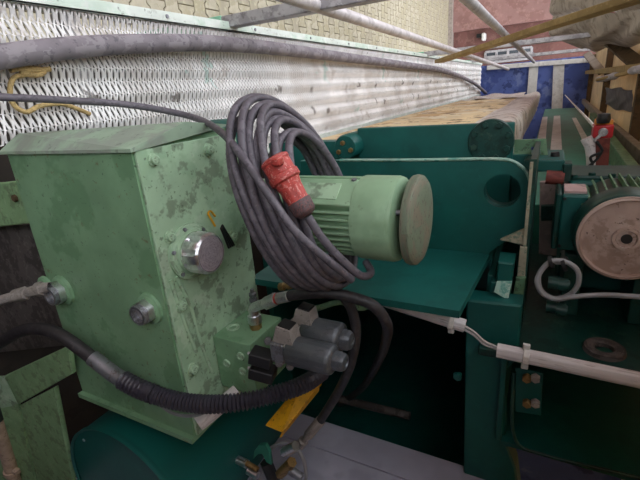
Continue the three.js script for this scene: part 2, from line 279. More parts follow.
// red brick building beyond the paving
{
  const C = -13.7, o = onC(C, 450, 5), A = o.x, w = struct('wall_brick', V3(GROUND, 0, C));
  const split = onC(C, 495, 27).y;
  part(w, 'lower_facade', box(GROUND, 3.4, -9, split, C - 0.4, C, 0.01), M.brick);
  part(w, 'upper_facade', box(GROUND, 3.4, split, 12, C - 0.4, C + 0.12, 0.01), M.brickPale);
  part(w, 'plinth', box(GROUND, GROUND + 0.12, -9, 12, C, C + 0.22, 0.01), M.greyWood);
  const p0 = onC(C + 0.05, 485, 63), p1 = onC(C + 0.05, 532, 47), win = struct('window_1', V3(p0.x, p0.y, C));
  part(win, 'pane', box(p0.x, p1.x, p0.y, p1.y, C + 0.02, C + 0.05, 0.004), M.windowGlass);
  for (let k = 0; k <= 4; k++) { const a = p0.x + (p1.x - p0.x) * k / 4; part(win, 'window_bar', box(a - 0.03, a + 0.03, p0.y, p1.y, C + 0.04, C + 0.1, 0.006), M.galvanised); }
  for (const b of [p0.y, (p0.y + p1.y) / 2, p1.y]) part(win, 'window_frame', box(p0.x, p1.x, b - 0.03, b + 0.03, C + 0.035, C + 0.11, 0.006), M.galvanised);
  const l0 = onC(C + 0.15, 482, 41), l1 = onC(C + 0.15, 486, 33), t = thing('wall_lamp', 'small white wall lamp on the red brick building', 'lamp', V3(l0.x, l0.y, C));
  part(t, 'lamp_housing', box(l0.x, l1.x, l0.y, l1.y, C + 0.02, C + 0.3, 0.03), M.whitePost); part(t, 'bracket', box(l0.x - 0.16, l0.x, l0.y + 0.1, l0.y + 0.2, C, C + 0.12, 0.01), M.dark);
  const d0 = onC(C + 0.1, 449, 50), d1 = onC(C + 0.1, 449, 6); lone('downpipe', 'thin pale kerb pipe along the foot of the red brick wall', 'pipe', d0, cyl(d0, d1, 0.05), M.whitePost);
  const far = struct('wall_far', V3(GROUND, 0, C - 5)); part(far, 'pink_roof', box(-0.4, 1.4, -2.4, 3, C - 1.6, C - 1.3, 0.01), M.brickPale);
}
part(struct('wall_yard', V3(GROUND, 5.2, 0)), 'yard_facade', box(GROUND, 2.0, 5.2, 5.5, -13.6, 9, 0.01), M.brick);   // factory hall on the other side of the yard
// tarpaulins under the roof
function drape(rows, seg = 14, wave = 0.02) {                               // loose cloth between rows of survey points
  const curves = rows.map((r) => new THREE.CatmullRomCurve3(r)), n = seg * 2, m = (rows.length - 1) * seg, P = [];
  for (let j = 0; j <= m; j++) { const v = j / m; const across = []; for (let i = 0; i <= n; i++) { const col = new THREE.CatmullRomCurve3(curves.map((c) => c.getPoint(i / n))); const p = col.getPoint(v); p.x += wave * Math.sin(i * 0.9 + 3 * v) * (0.4 + 0.6 * Math.sin(v * 9 + i * 0.2)); p.y += wave * Math.cos(i * 0.7 + 5 * v) * 0.7; across.push(p); } P.push(across); }
  const pos = []; for (let j = 0; j < m; j++) for (let i = 0; i < n; i++) for (const [x, y] of [[0, 0], [1, 0], [1, 1], [0, 0], [1, 1], [0, 1]]) { const p = P[j + y][i + x]; pos.push(p.x, p.y, p.z); }
  const g = new THREE.BufferGeometry(); g.setAttribute('position', new THREE.Float32BufferAttribute(pos, 3)); g.computeVertexNormals(); return toCreasedNormals(boxUV(g), 1.2);
}
{
  const up = thing('folded_roof_tarpaulin', 'heavy grey roof tarpaulin folded back and hanging above the wooden lath', 'tarpaulin', onC(-3.4, 600, 20));
  part(up, 'upper_fold', drape([[onC(-5.2, 549, -6), onC(-3.9, 590, -14), onC(-2.6, 660, -30)], [onC(-5.0, 550, 10), onC(-3.8, 596, 6), onC(-2.6, 660, -6)], [onC(-5.2, 556, 20), onC(-3.9, 600, 14), onC(-2.7, 660, 6)]], 10, 0.02), M.tarpGrey);
  part(up, 'lower_fold', drape([[onC(-5.0, 553, 18), onC(-3.8, 600, 12), onC(-2.7, 662, 2)], [onC(-4.9, 548, 30), onC(-3.9, 600, 26), onC(-2.7, 662, 20)], [onC(-5.1, 556, 37), onC(-4.2, 596, 40), onC(-3.0, 662, 30)], [onC(-5.6, 582, 50), onC(-5.0, 604, 50), onC(-3.4, 662, 38)]], 10, 0.025), M.tarpGrey);
  const b0 = onC(-4.7, 606, 38), b1 = onC(-3.7, 640, 66); lone('roof_brace', 'dark brown wooden brace slanting below the folded grey tarpaulin', 'brace', b0, bar(b0, b1, 0.085, 0.04), M.brownWood);
  const b2 = onC(-6.6, 587, 54), b3 = onC(-6.0, 602, 72); lone('roof_brace', 'pale grey brace slanting between the blue tarpaulin and the roof', 'brace', b2, bar(b2, b3, 0.08, 0.04), M.greyWood);
  const r = thing('tarpaulin_roll', 'off-white tarpaulin roll tied along the roof edge', 'tarpaulin', onC(-5, 610, 76));
  for (const [x0, y0, x1, y1, c0, c1, k] of [[597, 80, 603, 79, -4.9, -4.6, 3.5], [603, 79, 618, 75, -4.5, -3.6, 5], [630, 71, 646, 68, -3.0, -2.5, 6]]) { const p = onC(c0, x0, y0), q = onC(c1, x1, y1), d = q.clone().sub(p), L = d.length(), R = k * pxm(q) * 0.6; part(r, 'roll_section', lathe(p, d.normalize(), [[0, 0], [R * 0.7, 0.02], [R, L * 0.25], [R * 0.92, L * 0.6], [R * 1.02, L * 0.8], [R * 0.6, L - 0.01], [0, L]], 14), M.tarpRoll); }
  part(r, 'tie_rope', tube([onC(-4.6, 597, 80), onC(-3.6, 617, 75), onC(-3.3, 624, 74), onC(-2.9, 634, 70), onC(-2.5, 645, 67)], 0.012, 30, 6), M.twine);
  const s = thing('sagging_tarpaulin', 'dark grey sagging tarpaulin pocket between two brown roof bows', 'tarpaulin', onC(-4.6, 618, 98));
  part(s, 'pocket', drape([[onC(-5.3, 605, 88), onC(-4.5, 618, 88), onC(-3.75, 632, 90)], [onC(-5.2, 606, 98), onC(-4.4, 619, 99), onC(-3.7, 633, 101)], [onC(-5.3, 605, 104), onC(-4.5, 618, 110), onC(-3.75, 632, 111)]], 8, 0.01), M.tarpBag);
}

// ================================================================ WALKWAY GRATING
const WALK = -1.06;
{
  const t = thing('walkway_grating', 'long pale perforated metal walkway with rows of lens-shaped slots', 'grating', V3(WALK, 0, -4)), b0 = -0.215, b1 = 0.24, rows = 14, pb = (b1 - b0) / rows, pc = 0.019;
  const pos = [], N = 10, push = (...ps) => ps.forEach((p) => pos.push(p.x, p.y, p.z));
  for (let r = 0; r < rows; r++) for (let c = -0.42 - (r % 2) * pc / 2; c > -7.7; c -= pc) {
    const cb = b0 + (r + 0.5) * pb; if (cb < -0.06 && c > -0.8) continue;      // cut away round the tank
    const I = [], O = [], D = [];
    for (let k = 0; k < N; k++) {
      const th = k / N * Math.PI * 2, x = Math.cos(th), y = Math.sin(th);                    // x along b, y along c
      const ib = x * pb * 0.52, ic = Math.sign(y) * 0.0058 * Math.pow(Math.max(0, 1 - x * x), 0.8), lift = y > 0 ? 0.003 : -0.0025;
      I.push(V3(WALK + lift * Math.abs(y), cb + ib, c + ic + ib * 0.1)); D.push(V3(WALK + lift * Math.abs(y) - 0.003, cb + ib * 0.98, c + ic * 0.98 + ib * 0.1));
      const k2 = Math.max(Math.abs(x), Math.abs(y)); O.push(V3(WALK, cb + x / k2 * pb / 2, c + y / k2 * pc / 2));
    }
    for (let k = 0; k < N; k++) { const m = (k + 1) % N; push(O[k], O[m], I[m], O[k], I[m], I[k]); push(I[k], I[m], D[m], I[k], D[m], D[k]); }
  }
  for (let i = 0; i < pos.length; i += 3) pos[i] += 0.0045 * Math.cos((pos[i + 1] - b0) / pb * Math.PI);      // the sheet is lightly corrugated along its length
  const g = new THREE.BufferGeometry(); g.setAttribute('position', new THREE.Float32BufferAttribute(pos, 3)); g.computeVertexNormals();
  part(t, 'slotted_sheet', boxUV(g), M.grating);
  part(t, 'outer_rim', join([box(WALK - 0.05, WALK + 0.012, b1, b1 + 0.006, -7.7, 0.6, 0.001), box(WALK + 0.005, WALK + 0.012, b1, b1 + 0.032, -7.7, 0.6, 0.001)]), M.rim, 'white and mint painted outer edge angle');
  part(t, 'inner_rim', join([box(WALK - 0.05, WALK + 0.012, b0 - 0.006, b0, -7.7, -1.0, 0.001), box(WALK + 0.004, WALK + 0.012, b0 - 0.006, b0 + 0.02, -7.7, -1.0, 0.001)]), M.rim);
  for (let c = -0.6; c > -5; c -= 0.45) part(t, 'rim_bolt', hex(V3(WALK + 0.012, b1 + 0.018, c), DIR.a, 0.006, 0.003), M.steel);
  for (let c = -0.75; c > -7.6; c -= 1.15) part(t, 'cross_bearer', box(WALK - 0.06, WALK - 0.012, b0, b1, c - 0.02, c + 0.02, 0.003), M.galvanised);
}
{
  const pts = [[-60, 66], [0, 57], [60, 49], [120, 44.5], [200, 43], [260, 47], [330, 55.5], [400, 64.5], [440, 70], [462, 77]].map(([x, y]) => onA(WALK + 0.032, x, y));
  const t = thing('suction_hose', 'thick dusty grey rubber hose lying along the slotted walkway', 'hose', pts[4]);
  part(t, 'hose_wall', tube(pts, 0.025, 140, 18), M.fatHose);
  const e = pts[pts.length - 1]; part(t, 'hose_tail', tube([e, onA(WALK + 0.06, 475, 84), onA(WALK + 0.05, 486, 93)], 0.022, 24, 14), M.fatHose);
  const tw = [[22, 70], [36, 73], [14, 78], [10, 92], [14, 105], [26, 112], [40, 106], [62, 104], [78, 109], [90, 114]].map(([x, y]) => onA(WALK + 0.012, x, y));
  const w = thing('twine', 'frayed straw-coloured twine lying in a loop on the walkway', 'twine', tw[0]);
  part(w, 'twine_strand', tube(tw, 0.0055, 70, 7), M.twine);
  part(w, 'knot', tube([[10, 70], [24, 68], [44, 71], [38, 75], [20, 72], [50, 69]].map(([x, y]) => onA(WALK + 0.014, x, y)), 0.0065, 40, 6), M.twine);
}

// ================================================================ HYDRAULIC TANK
const TOP = -0.614, NEAR = -0.48;
{
  const a0 = -0.995, b0 = -0.672, b1 = -0.063, t = thing('hydraulic_tank', 'light green painted hydraulic oil tank with chrome filler cap', 'tank', V3(a0, -0.37, -0.6));
  const body = part(t, 'tank_body', hull([V3(a0, b0, NEAR), V3(TOP, b0, NEAR), V3(TOP, b1, NEAR), V3(a0, b1, NEAR), V3(a0, b0, -0.76), V3(TOP, b0, -0.76), V3(TOP, -0.052, -0.74), V3(a0, -0.052, -0.74)]), M.tank);
  part(t, 'bottom_fold', hull([V3(a0 - 0.002, b0 - 0.004, NEAR + 0.012), V3(TOP + 0.004, b0 - 0.004, NEAR + 0.012), V3(a0 - 0.002, b0 + 0.008, NEAR + 0.012), V3(TOP + 0.004, b0 + 0.008, NEAR + 0.012), V3(a0, b0 - 0.004, -0.76), V3(TOP + 0.004, b0 - 0.004, -0.76)]), M.tank);
  part(t, 'side_cover', hull([V3(-1.012, -0.066, -0.474), V3(-0.606, -0.066, -0.474), V3(-1.012, -0.06, -0.474), V3(-0.606, -0.06, -0.474), V3(-1.0, -0.028, -0.515), V3(-0.598, -0.028, -0.6), V3(-0.6, -0.046, -0.735), V3(-1.0, -0.046, -0.735)]), M.lip, 'dusty grey-green folded side cover');
  for (const [x, y] of [[70, 138], [190, 124]]) { const p = onB(-0.045, x, y); part(t, 'cover_bolt', hex(V3(p.x, -0.052, -0.497), V3(0, 0.75, 0.65).normalize(), 0.007, 0.005), M.lip); }
  part(t, 'top_plate', box(TOP, TOP + 0.007, b0 + 0.006, -0.064, -0.75, NEAR - 0.004, 0.002), M.plate, 'pale green scuffed cover plate');
  const on = (x, y) => onA(TOP + 0.007, x, y);
  for (const [x, y] of [[153, 160], [208, 150], [169, 237], [181, 306], [192, 369], [232, 237]]) { const p = on(x, y), r = 4.6 * pxm(p); part(t, 'plate_bolt', join([lathe(p, DIR.a, [[r * 1.35, 0], [r * 1.35, r * 0.3], [r, r * 0.35], [r * 0.95, r], [r * 0.5, r * 1.35], [0, r * 1.4]], 14)]), M.plate); }
  // weld runs on the plate
  for (const run of [[[176, 277], [190, 305], [200, 340], [212, 372]], [[170, 280], [183, 318], [196, 352]]]) part(t, 'weld_bead', tube(run.map(([x, y]) => onA(TOP + 0.0075, x, y)), 0.0042, 24, 6), M.plate);
  // filler cap
  const f = on(190, 251), R = 20 * pxm(f), fl = part(t, 'filler_flange', lathe(f, DIR.a, [[R * 1.35, 0], [R * 1.35, 0.006], [R * 1.05, 0.01], [R, 0.018], [0, 0.018]], 36), M.plate);
  for (let k = 0; k < 6; k++) { const th = k * Math.PI / 3 + 0.3; part(fl, 'flange_screw', hex(f.clone().add(V3(0.007, Math.sin(th) * R * 1.2, Math.cos(th) * R * 1.2)), DIR.a, 0.0042, 0.004), M.steel); }
  {
    const n = 96, prof = [[0.86, 0.014], [0.98, 0.017], [1, 0.022], [1, 0.046], [0.96, 0.052], [0.88, 0.056], [0.84, 0.0555]], pos = [];
    const rad = (k, h) => { const u = (k / n * 9) % 1, d = Math.max(0, 1 - Math.abs(u - 0.5) / 0.2), e = h > 0.02 && h < 0.05 ? 1 : 0; return 1 - 0.17 * e * Math.sqrt(d); };
    const P = (j, k) => { const [r, h] = prof[j], th = k / n * Math.PI * 2, q = R * r * rad(k % n, h); return [f.x + h, f.y + Math.sin(th) * q, f.z + Math.cos(th) * q]; };
    for (let j = 0; j < prof.length - 1; j++) for (let k = 0; k < n; k++) pos.push(...P(j, k), ...P(j, k + 1), ...P(j + 1, k + 1), ...P(j, k), ...P(j + 1, k + 1), ...P(j + 1, k));
    const g = new THREE.BufferGeometry(); g.setAttribute('position', new THREE.Float32BufferAttribute(pos, 3)); g.computeVertexNormals();
    const cap = part(t, 'filler_cap', toCreasedNormals(boxUV(g), 0.6), M.chrome, 'chrome filler breather cap with finger grooves');
    part(cap, 'cap_face', lathe(f.clone().add(V3(0.0535, 0, 0)), DIR.a, [[R * 0.86, 0], [R * 0.82, 0.002], [R * 0.5, 0.0022], [0, 0.0022]], 36), M.capFace);
  }
  { const k0 = on(215, 226), k1 = on(228, 246); for (let i = 0; i < 4; i++) { const o = (i - 1.5) * 0.006; part(t, 'steel_pin', cyl(k0.clone().add(V3(0.012 + 0.004 * i, 0, o)), k1.clone().add(V3(0.01, 0, o)), 0.0024, 0.0024, 8), M.black); } part(t, 'wire_loop', tube([on(213, 226), on(209, 219), on(206, 213), on(208, 211), on(213, 216)].map((p) => p.add(V3(0.006, 0, 0))), 0.0022, 20, 6), M.yellow); }
  // threaded ports on the near face
  for (const [x, y, k] of [[64, 290, 10.5], [151, 308, 12]]) {
    const p = onC(NEAR, x, y), r = k * pxm(p) * 0.85, boss = part(t, 'port_boss', lathe(p, DIR.c, [[r * 1.5, 0], [r * 1.45, 0.006], [r * 1.2, 0.01], [0, 0.01]], 28), M.tank);
    part(boss, 'port_nut', boxUV(join([cyl(p.clone().add(V3(0, 0, 0.008)), p.clone().add(V3(0, 0, 0.024)), r * 1.15, r * 1.15, 6)])), M.chrome, 'chrome hexagonal union nut');
    part(boss, 'port_mouth', lathe(p.clone().add(V3(0, 0, 0.02)), DIR.c, [[r * 0.95, 0], [r * 0.92, 0.014], [r * 0.7, 0.014], [r * 0.62, 0.002], [0, 0.002]], 24), M.steel);
  }
  const s = onC(NEAR, 47, 286), sb = part(t, 'port_boss', lathe(s, DIR.c, [[0.026, 0], [0.025, 0.006], [0.02, 0.01], [0, 0.01]], 24), M.tank);
}
{
  const s = onC(NEAR + 0.03, 44, 288), e = onC(NEAR + 0.08, -12, 304), t = thing('pipe_fitting', 'dull grey pipe union leaving the green tank beside a chrome port', 'fitting', s), d = e.clone().sub(s), L = d.length(); d.normalize();
  part(t, 'pipe', lathe(s, d, [[0.009, -0.02], [0.012, 0], [0.012, L * 0.25], [0.0095, L * 0.3], [0.0095, L * 0.55], [0.0115, L * 0.6], [0.011, L]], 18), M.coilBox);
  part(t, 'union_nut', boxUV(cyl(s.clone().addScaledVector(d, L * 0.3), s.clone().addScaledVector(d, L * 0.52), 0.0155, 0.0155, 6)), M.coilBox);
  part(t, 'lock_nut', boxUV(cyl(s.clone().addScaledVector(d, 0.004), s.clone().addScaledVector(d, 0.02), 0.0165, 0.0165, 6)), M.coilBox);
}
// bracket and rubber mat left of the tank
{
  const t = thing('tank_bracket', 'flaking green steel bracket beside the tank, its dark slotted hole above the rubber mat', 'bracket', onC(-0.5, 10, 200));
  part(t, 'bracket_plate', plateC([[0, 183], [25, 180], [34, 223], [0, 227], [-60, 230], [-60, 186]].map(([x, y]) => { const p = onC(-0.515, x, y); return [p.x, p.y]; }), -0.53, -0.515), M.bracket);
  part(t, 'bracket_bolt', hex(onC(-0.514, 16, 198), DIR.c, 0.009, 0.006), M.brownWood);
  const q = [[0, 226], [36, 224], [62, 300], [70, 345], [-70, 360], [-70, 230]].map(([x, y]) => { const p = onC(-0.56, x, y); return [p.x, p.y]; });
  lone('rubber_mat', 'creased dark rubber sheet hanging beside the green tank', 'rubber sheet', onC(-0.56, 30, 330), plateC(q, -0.575, -0.56, [], 0.002), M.rubber);
}
// lower left angle frame
{
  const t = thing('frame_bracket', 'worn green steel angle frame with bolt holes under the black hose', 'frame', onC(-0.47, 30, 470)), P = (c, l) => l.map(([x, y]) => { const p = onC(c, x, y); return [p.x, p.y]; });
  const hol = (c, x, y, r) => { const p = onC(c, x, y); return [p.x, p.y, r]; };
  part(t, 'cross_bar', plateC(P(-0.455, [[4, 376], [68, 346], [72, 374], [18, 405]]), -0.468, -0.455, [hol(-0.455, 28, 386, 0.005)]), M.bracket);
  part(t, 'upright', plateC(P(-0.455, [[19, 406], [53, 388], [72, 480], [84, 540], [44, 540], [36, 480]]), -0.47, -0.457, [hol(-0.455, 42, 412, 0.0065)]), M.bracket);
  part(t, 'side_web', slab([onC(-0.457, 18, 404), onC(-0.457, 48, 545), onC(-0.36, -70, 560), onC(-0.36, -80, 420)], 0.008), M.bracket);
  part(t, 'upper_flange', slab([onC(-0.457, 4, 377), onC(-0.457, 18, 405), onC(-0.4, -40, 416), onC(-0.4, -50, 380)], 0.008), M.plate);
  const p0 = onC(-0.43, -4, 418), p1 = onC(-0.43, 34, 545), g = thing('beige_pipe', 'beige pipe with a clip standing beside the worn green angle frame', 'pipe', p1);
  part(g, 'pipe_wall', cyl(p0, p1, 0.019, 0.019, 20), M.beigePipe);
  const m = p0.clone().lerp(p1, 0.36), d = p1.clone().sub(p0).normalize(); part(g, 'clip', join([cyl(m, m.clone().addScaledVector(d, 0.014), 0.0235, 0.0235, 20), box(m.x, m.x + 0.04, m.y - 0.006, m.y + 0.01, m.z - 0.01, m.z + 0.008)]), M.beigePipe);
  part(g, 'black_sleeve', cyl(p0.clone().addScaledVector(d, -0.06), p0.clone().addScaledVector(d, 0.006), 0.021, 0.021, 18), M.black, 'black ribbed sleeve');
}

// ================================================================ ELECTRIC MOTOR
const AX = V3(0, -0.2185, -0.69), MA = 0.02;
{
  const t = thing('electric_motor', 'green finned electric motor with grimy round fan hood', 'motor', V3(TOP, AX.y, AX.z)), at = (a) => V3(a, AX.y, AX.z);
  part(t, 'end_shield', lathe(at(-0.495), DIR.a, [[0, 0], [0.03, 0], [0.058, 0.012], [0.066, 0.018], [0.066, 0.032], [0, 0.033]], 36), M.motor);
  part(t, 'mounting_bracket', box(TOP + 0.008, -0.462, AX.y - 0.05, AX.y + 0.05, -0.772, -0.752, 0.004), M.motor);
  const body = part(t, 'motor_body', cyl(at(-0.465), at(-0.29), 0.062, 0.062, 40), M.motor);
  const fin = [];
  for (let k = 0; k < 36; k++) {
    const th = k / 36 * Math.PI * 2, up = Math.sin(th), side = Math.cos(th);
    if (up > 0.42 && side > 0.1 && side < 0.85) continue;                   // flat for the rating plate
    const g = box(-0.455, -0.285, -0.0019, 0.0019, 0.058, 0.0735, 0.001); g.rotateX(-th + Math.PI / 2 - Math.PI / 2); fin.push([g, th]);
  }
  for (const [g, th] of fin) part(t, 'cooling_fin', g.translate(0, AX.y, AX.z), M.motor);
  const pad = box(-0.44, -0.286, -0.03, 0.03, 0.055, 0.071, 0.003); pad.rotateX(-0.92).translate(0, AX.y, AX.z); const pd = part(t, 'plate_pad', pad, M.motor);
  const rp = box(-0.41, -0.315, -0.018, 0.018, 0.0705, 0.0725, 0.0006); rp.rotateX(-0.92).translate(0, AX.y, AX.z); part(pd, 'rating_plate', rp, M.plate);
  part(t, 'fan_hood', lathe(at(-0.286), DIR.a, [[0.06, 0], [0.0755, 0], [0.0765, 0.004], [0.0765, 0.062], [0.074, 0.07], [0.066, 0.075], [0.05, 0.076], [0, 0.076]], 48), M.motor);
  const d = part(t, 'rain_hood', lathe(at(-0.2), DIR.a, [[0, 0], [0.07, 0], [0.0775, 0.003], [0.079, 0.009], [0.0775, 0.016], [0.071, 0.021], [0.05, 0.0235], [0, 0.0245]], 48), M.disc, 'grimy round rain hood');
  for (let k = 0; k < 3; k++) { const th = k * 2.094 + 0.5; part(d, 'standoff', cyl(at(-0.212).add(V3(0, Math.sin(th) * 0.055, Math.cos(th) * 0.055)), at(-0.196).add(V3(0, Math.sin(th) * 0.055, Math.cos(th) * 0.055)), 0.005, 0.005, 8), M.steel); }
  { const p = at(-0.295).add(V3(0, 0.071, 0.02)); part(t, 'hood_screw', hex(p, V3(0, 0.95, 0.3).normalize(), 0.005, 0.004), M.steel); }
}
// coiled supply cable round the motor
{
  const t = thing('power_cable_coil', 'coiled dark grey power cable with a red plug hung round the green motor', 'cable', V3(-0.42, AX.y, AX.z));
  const loop = (n, ca, cb, cc, rb, rc, tilt, skew, wob, r = 0.0072) => {
    const pts = [], steps = Math.round(n * 16);
    for (let i = 0; i <= steps; i++) { const th = Math.PI + i / 16 * Math.PI * 2, k = i / steps, y = cb + rb * Math.sin(th) * (1 + wob * Math.sin(k * 7)), z = cc + rc * Math.cos(th) * (1 + wob * Math.cos(k * 5)); pts.push(V3(ca + tilt * (cb - y) + skew * Math.cos(th) + 0.032 * (k - 0.5) + 0.005 * Math.sin(th * 2 + k * 9), y, z)); }
    return tube(pts, r, steps * 6, 9);
  };
  for (const [n, ca, cb, cc, rb, rc, tilt, skew, wob] of [[2, -0.42, -0.176, -0.675, 0.18, 0.138, 0.38, 0, 0.012], [2, -0.398, -0.182, -0.678, 0.172, 0.128, 0.38, 0.01, 0.02], [2, -0.43, -0.19, -0.668, 0.166, 0.122, 0.34, -0.008, 0.02], [2, -0.388, -0.19, -0.676, 0.152, 0.11, 0.36, 0.012, 0.025], [2, -0.372, -0.2, -0.68, 0.138, 0.104, 0.34, 0.012, 0.02], [1, -0.41, -0.196, -0.69, 0.128, 0.112, 0.4, 0.02, 0.02], [1, -0.4, -0.186, -0.672, 0.165, 0.118, 0.36, -0.004, 0.02]]) part(t, 'cable_loop', loop(n, ca, cb, cc, rb, rc, tilt, skew, wob), M.cable);
  // tail with the plug
  const g0 = onC(-0.555, 279, 168), g1 = onC(-0.555, 311, 222), d = g1.clone().sub(g0), L = d.length(); d.normalize();
  part(t, 'cable_tail', tube([g1.clone().addScaledVector(d, -0.01), onC(-0.56, 322, 238), onC(-0.575, 342, 260), onC(-0.6, 362, 276), onC(-0.64, 371, 272), onC(-0.66, 366, 262)], 0.007, 60, 9), M.cable);
  const k = pxm(g0), P = part(t, 'plug_body', lathe(g0.clone().addScaledVector(d, -0.012), d, [[0, 0], [13 * k, 0], [14.5 * k, 0.003], [14.5 * k, 0.022], [16 * k, 0.024], [16 * k, 0.034], [13.5 * k, 0.037], [12 * k, 0.048], [11 * k, 0.07], [12 * k, 0.074], [0, 0.074]], 28), M.red, 'red five-pin industrial plug');
  part(P, 'plug_lid', lathe(g0.clone().addScaledVector(d, -0.018), d, [[0, 0], [12 * k, 0], [15 * k, 0.003], [15 * k, 0.008], [0, 0.008]], 24), M.red);
  part(P, 'lid_hinge', box(g0.x + 0.006, g0.x + 0.02, g0.y + 0.008, g0.y + 0.02, g0.z + 0.012, g0.z + 0.03, 0.003), M.red);
  const sc = g0.clone().addScaledVector(d, 0.0).add(V3(0.002, 0.004, 0.0195)); part(P, 'plug_hole', lathe(sc, V3(0.1, 0.15, 1).normalize(), [[0, 0], [0.0045, 0], [0.0045, 0.002], [0, 0.002]], 14), M.black);
  part(P, 'gland_nut', lathe(g0.clone().addScaledVector(d, 0.06), d, [[0, 0], [12.5 * k, 0], [12.8 * k, 0.004], [12 * k, 0.02], [9 * k, 0.026], [5 * k, 0.028], [0, 0.028]], 10), M.redGlove, 'dirty grey-brown cable gland');
  const pts = [onA(WALK + 0.16, -40, 95), onA(-0.86, 0, 97), onA(-0.83, 60, 100), onA(-0.78, 130, 105), onA(-0.7, 185, 115), onC(-0.6, 222, 133), onC(-0.54, 242, 157), onC(-0.52, 268, 194), onC(-0.525, 296, 232), onC(-0.55, 330, 262), onC(-0.585, 352, 280)];
  const s = thing('feed_cable', 'single dark cable sweeping over the walkway and tank into the coil', 'cable', pts[0]); part(s, 'cable_sheath', tube(pts, 0.0068, 120, 10), M.cable);
}

// ================================================================ VALVE BLOCK
const BLK = { a0: TOP + 0.008 };
{
  const f0 = onA(TOP + 0.01, 213, 336), cN = f0.z, w = (x, y) => onC(cN, x, y);
  const b1 = f0.y, b0 = w(222, 386).y, a1 = w(250, 347).x, cF = onA(TOP + 0.01, 246, 304).z;
  const t = thing('valve_block', 'light green hydraulic manifold block with two grey solenoid valves', 'valve block', V3(BLK.a0, b0, cN));
  part(t, 'manifold', box(BLK.a0, a1, b0, b1, cF, cN, 0.003), M.tank);
  const port = onB(b1, 233, 328); part(t, 'port_ring', lathe(V3(port.x, b1, port.z), DIR.b, [[0.015, -0.002], [0.015, 0.003], [0.009, 0.003], [0.008, -0.004], [0, -0.004]], 24), M.plate);
  for (const [x, y] of [[227, 363], [241, 356], [243, 371]]) { const p = w(x, y); part(t, 'socket_plug', lathe(p, DIR.c, [[0.0095, 0], [0.009, 0.004], [0.0055, 0.005], [0.005, 0.001], [0, 0.001]], 16), M.plate); }
  // solenoid valves: axis along a
  for (const [x0, y0, x1, y1, cc, r, s] of [[291, 350, 352, 364, cN + 0.012, 14.5, 0], [306, 331, 357, 343, cN - 0.05, 15.5, 1]]) {
    const p = onC(cc, x0, y0), q = onC(cc, x1, y1), R = r * pxm(p), L = q.x - p.x, o = V3(p.x, (p.y + q.y) / 2, cc), at = (da) => o.clone().add(V3(da, 0, 0));
    const v = part(t, 'solenoid', lathe(o, DIR.a, [[0, 0], [R * 0.94, 0], [R, 0.003], [R, L * 0.66], [R * 0.95, L * 0.7], [R * 0.72, L * 0.74], [0, L * 0.74]], 32), M.solenoid, 'dark grey solenoid coil');
    part(v, 'end_cap', lathe(at(L * 0.72), DIR.a, [[R * 0.62, 0], [R * 0.62, L * 0.12], [R * 0.5, L * 0.18], [R * 0.25, L * 0.2], [R * 0.2, L * 0.18], [0, L * 0.18]], 24), M.solenoid);
    part(v, 'coil_neck', cyl(at(-0.02), at(0.001), R * 0.5, R * 0.5, 20), M.chrome);
    const body = part(t, 'valve_body', box(Math.max(a1, o.x - 0.034), o.x - 0.004, o.y - R * 0.8, o.y + R * 0.7, cc - R * 0.75, cc + R * 0.75, 0.004), M.steel);
    for (const [y, z] of [[0.5, 0.5], [-0.5, 0.5], [0.5, -0.5]]) part(body, 'valve_screw', lathe(V3(o.x - 0.004, o.y + y * R, cc + z * R), DIR.a, [[0, 0], [0.0048, 0], [0.0048, 0.006], [0.0025, 0.006], [0.0025, 0.003], [0, 0.003]], 10), M.chrome);
    // connector box on the picture-top side of the coil
    const w0 = 0.036, bx = s ? o.x - 0.012 : o.x - 0.02, cb = part(t, 'connector_box', hull([[-0.008, 0], [w0, 0], [w0 - 0.004, 0.03], [0.004, 0.034]].flatMap(([x, y]) => [V3(bx + x, o.y + R * 0.75 + y, cc - 0.015), V3(bx + x, o.y + R * 0.75 + y, cc + 0.017)])), M.coilBox, 'grey connector box with black lid');
    part(cb, 'connector_lid', hull([[0.005, 0.031], [w0 - 0.005, 0.028], [w0 - 0.006, 0.033], [0.006, 0.037]].flatMap(([x, y]) => [V3(bx + x, o.y + R * 0.75 + y, cc - 0.012), V3(bx + x, o.y + R * 0.75 + y, cc + 0.013)])), M.black);
  }
  // black plug connectors on the near side
  for (const [x, y, w2, h2] of [[262, 357, 11, 7], [263, 372, 12, 7]]) { const p = onC(cN + 0.03, x, y), k = pxm(p); const g = new RoundedBoxGeometry(w2 * 2 * k, h2 * 1.7 * k, 0.035, 2, 0.003); g.rotateZ(-0.22).rotateY(0.25); const c = part(t, 'plug_connector', boxUV(g.translate(p.x, p.y, p.z)), M.black, 'black plug connector'); part(c, 'connector_screw', cyl(p.clone().add(V3(-w2 * k, 0.003, 0.002)), p.clone().add(V3(-w2 * k - 0.008, 0.004, 0.004)), 0.003, 0.003, 8), M.chrome); }
  for (const [x, y] of [[289, 349], [290, 365], [268, 340], [279, 362]]) { const p = onC(cN + 0.022, x, y); part(t, 'valve_nut', join([lathe(p, V3(0.6, 0, 0.8), [[0, 0], [0.008, 0], [0.008, 0.007], [0.004, 0.009], [0, 0.009]], 6)]), M.steel); }
  // elbow union standing on the block
  const e0 = onB(b1, 256, 328), e1 = e0.clone().add(V3(0, 0.048, 0)), pz = e1.z, e2 = onC(pz, 278, 299);
  const el = part(t, 'elbow_union', tube([e0.clone(), e0.clone().add(V3(0, 0.035, 0)), e1, e1.clone().lerp(e2, 0.4).add(V3(0, 0.002, 0)), e2], 0.0105, 36, 14), M.chrome, 'chrome elbow union');
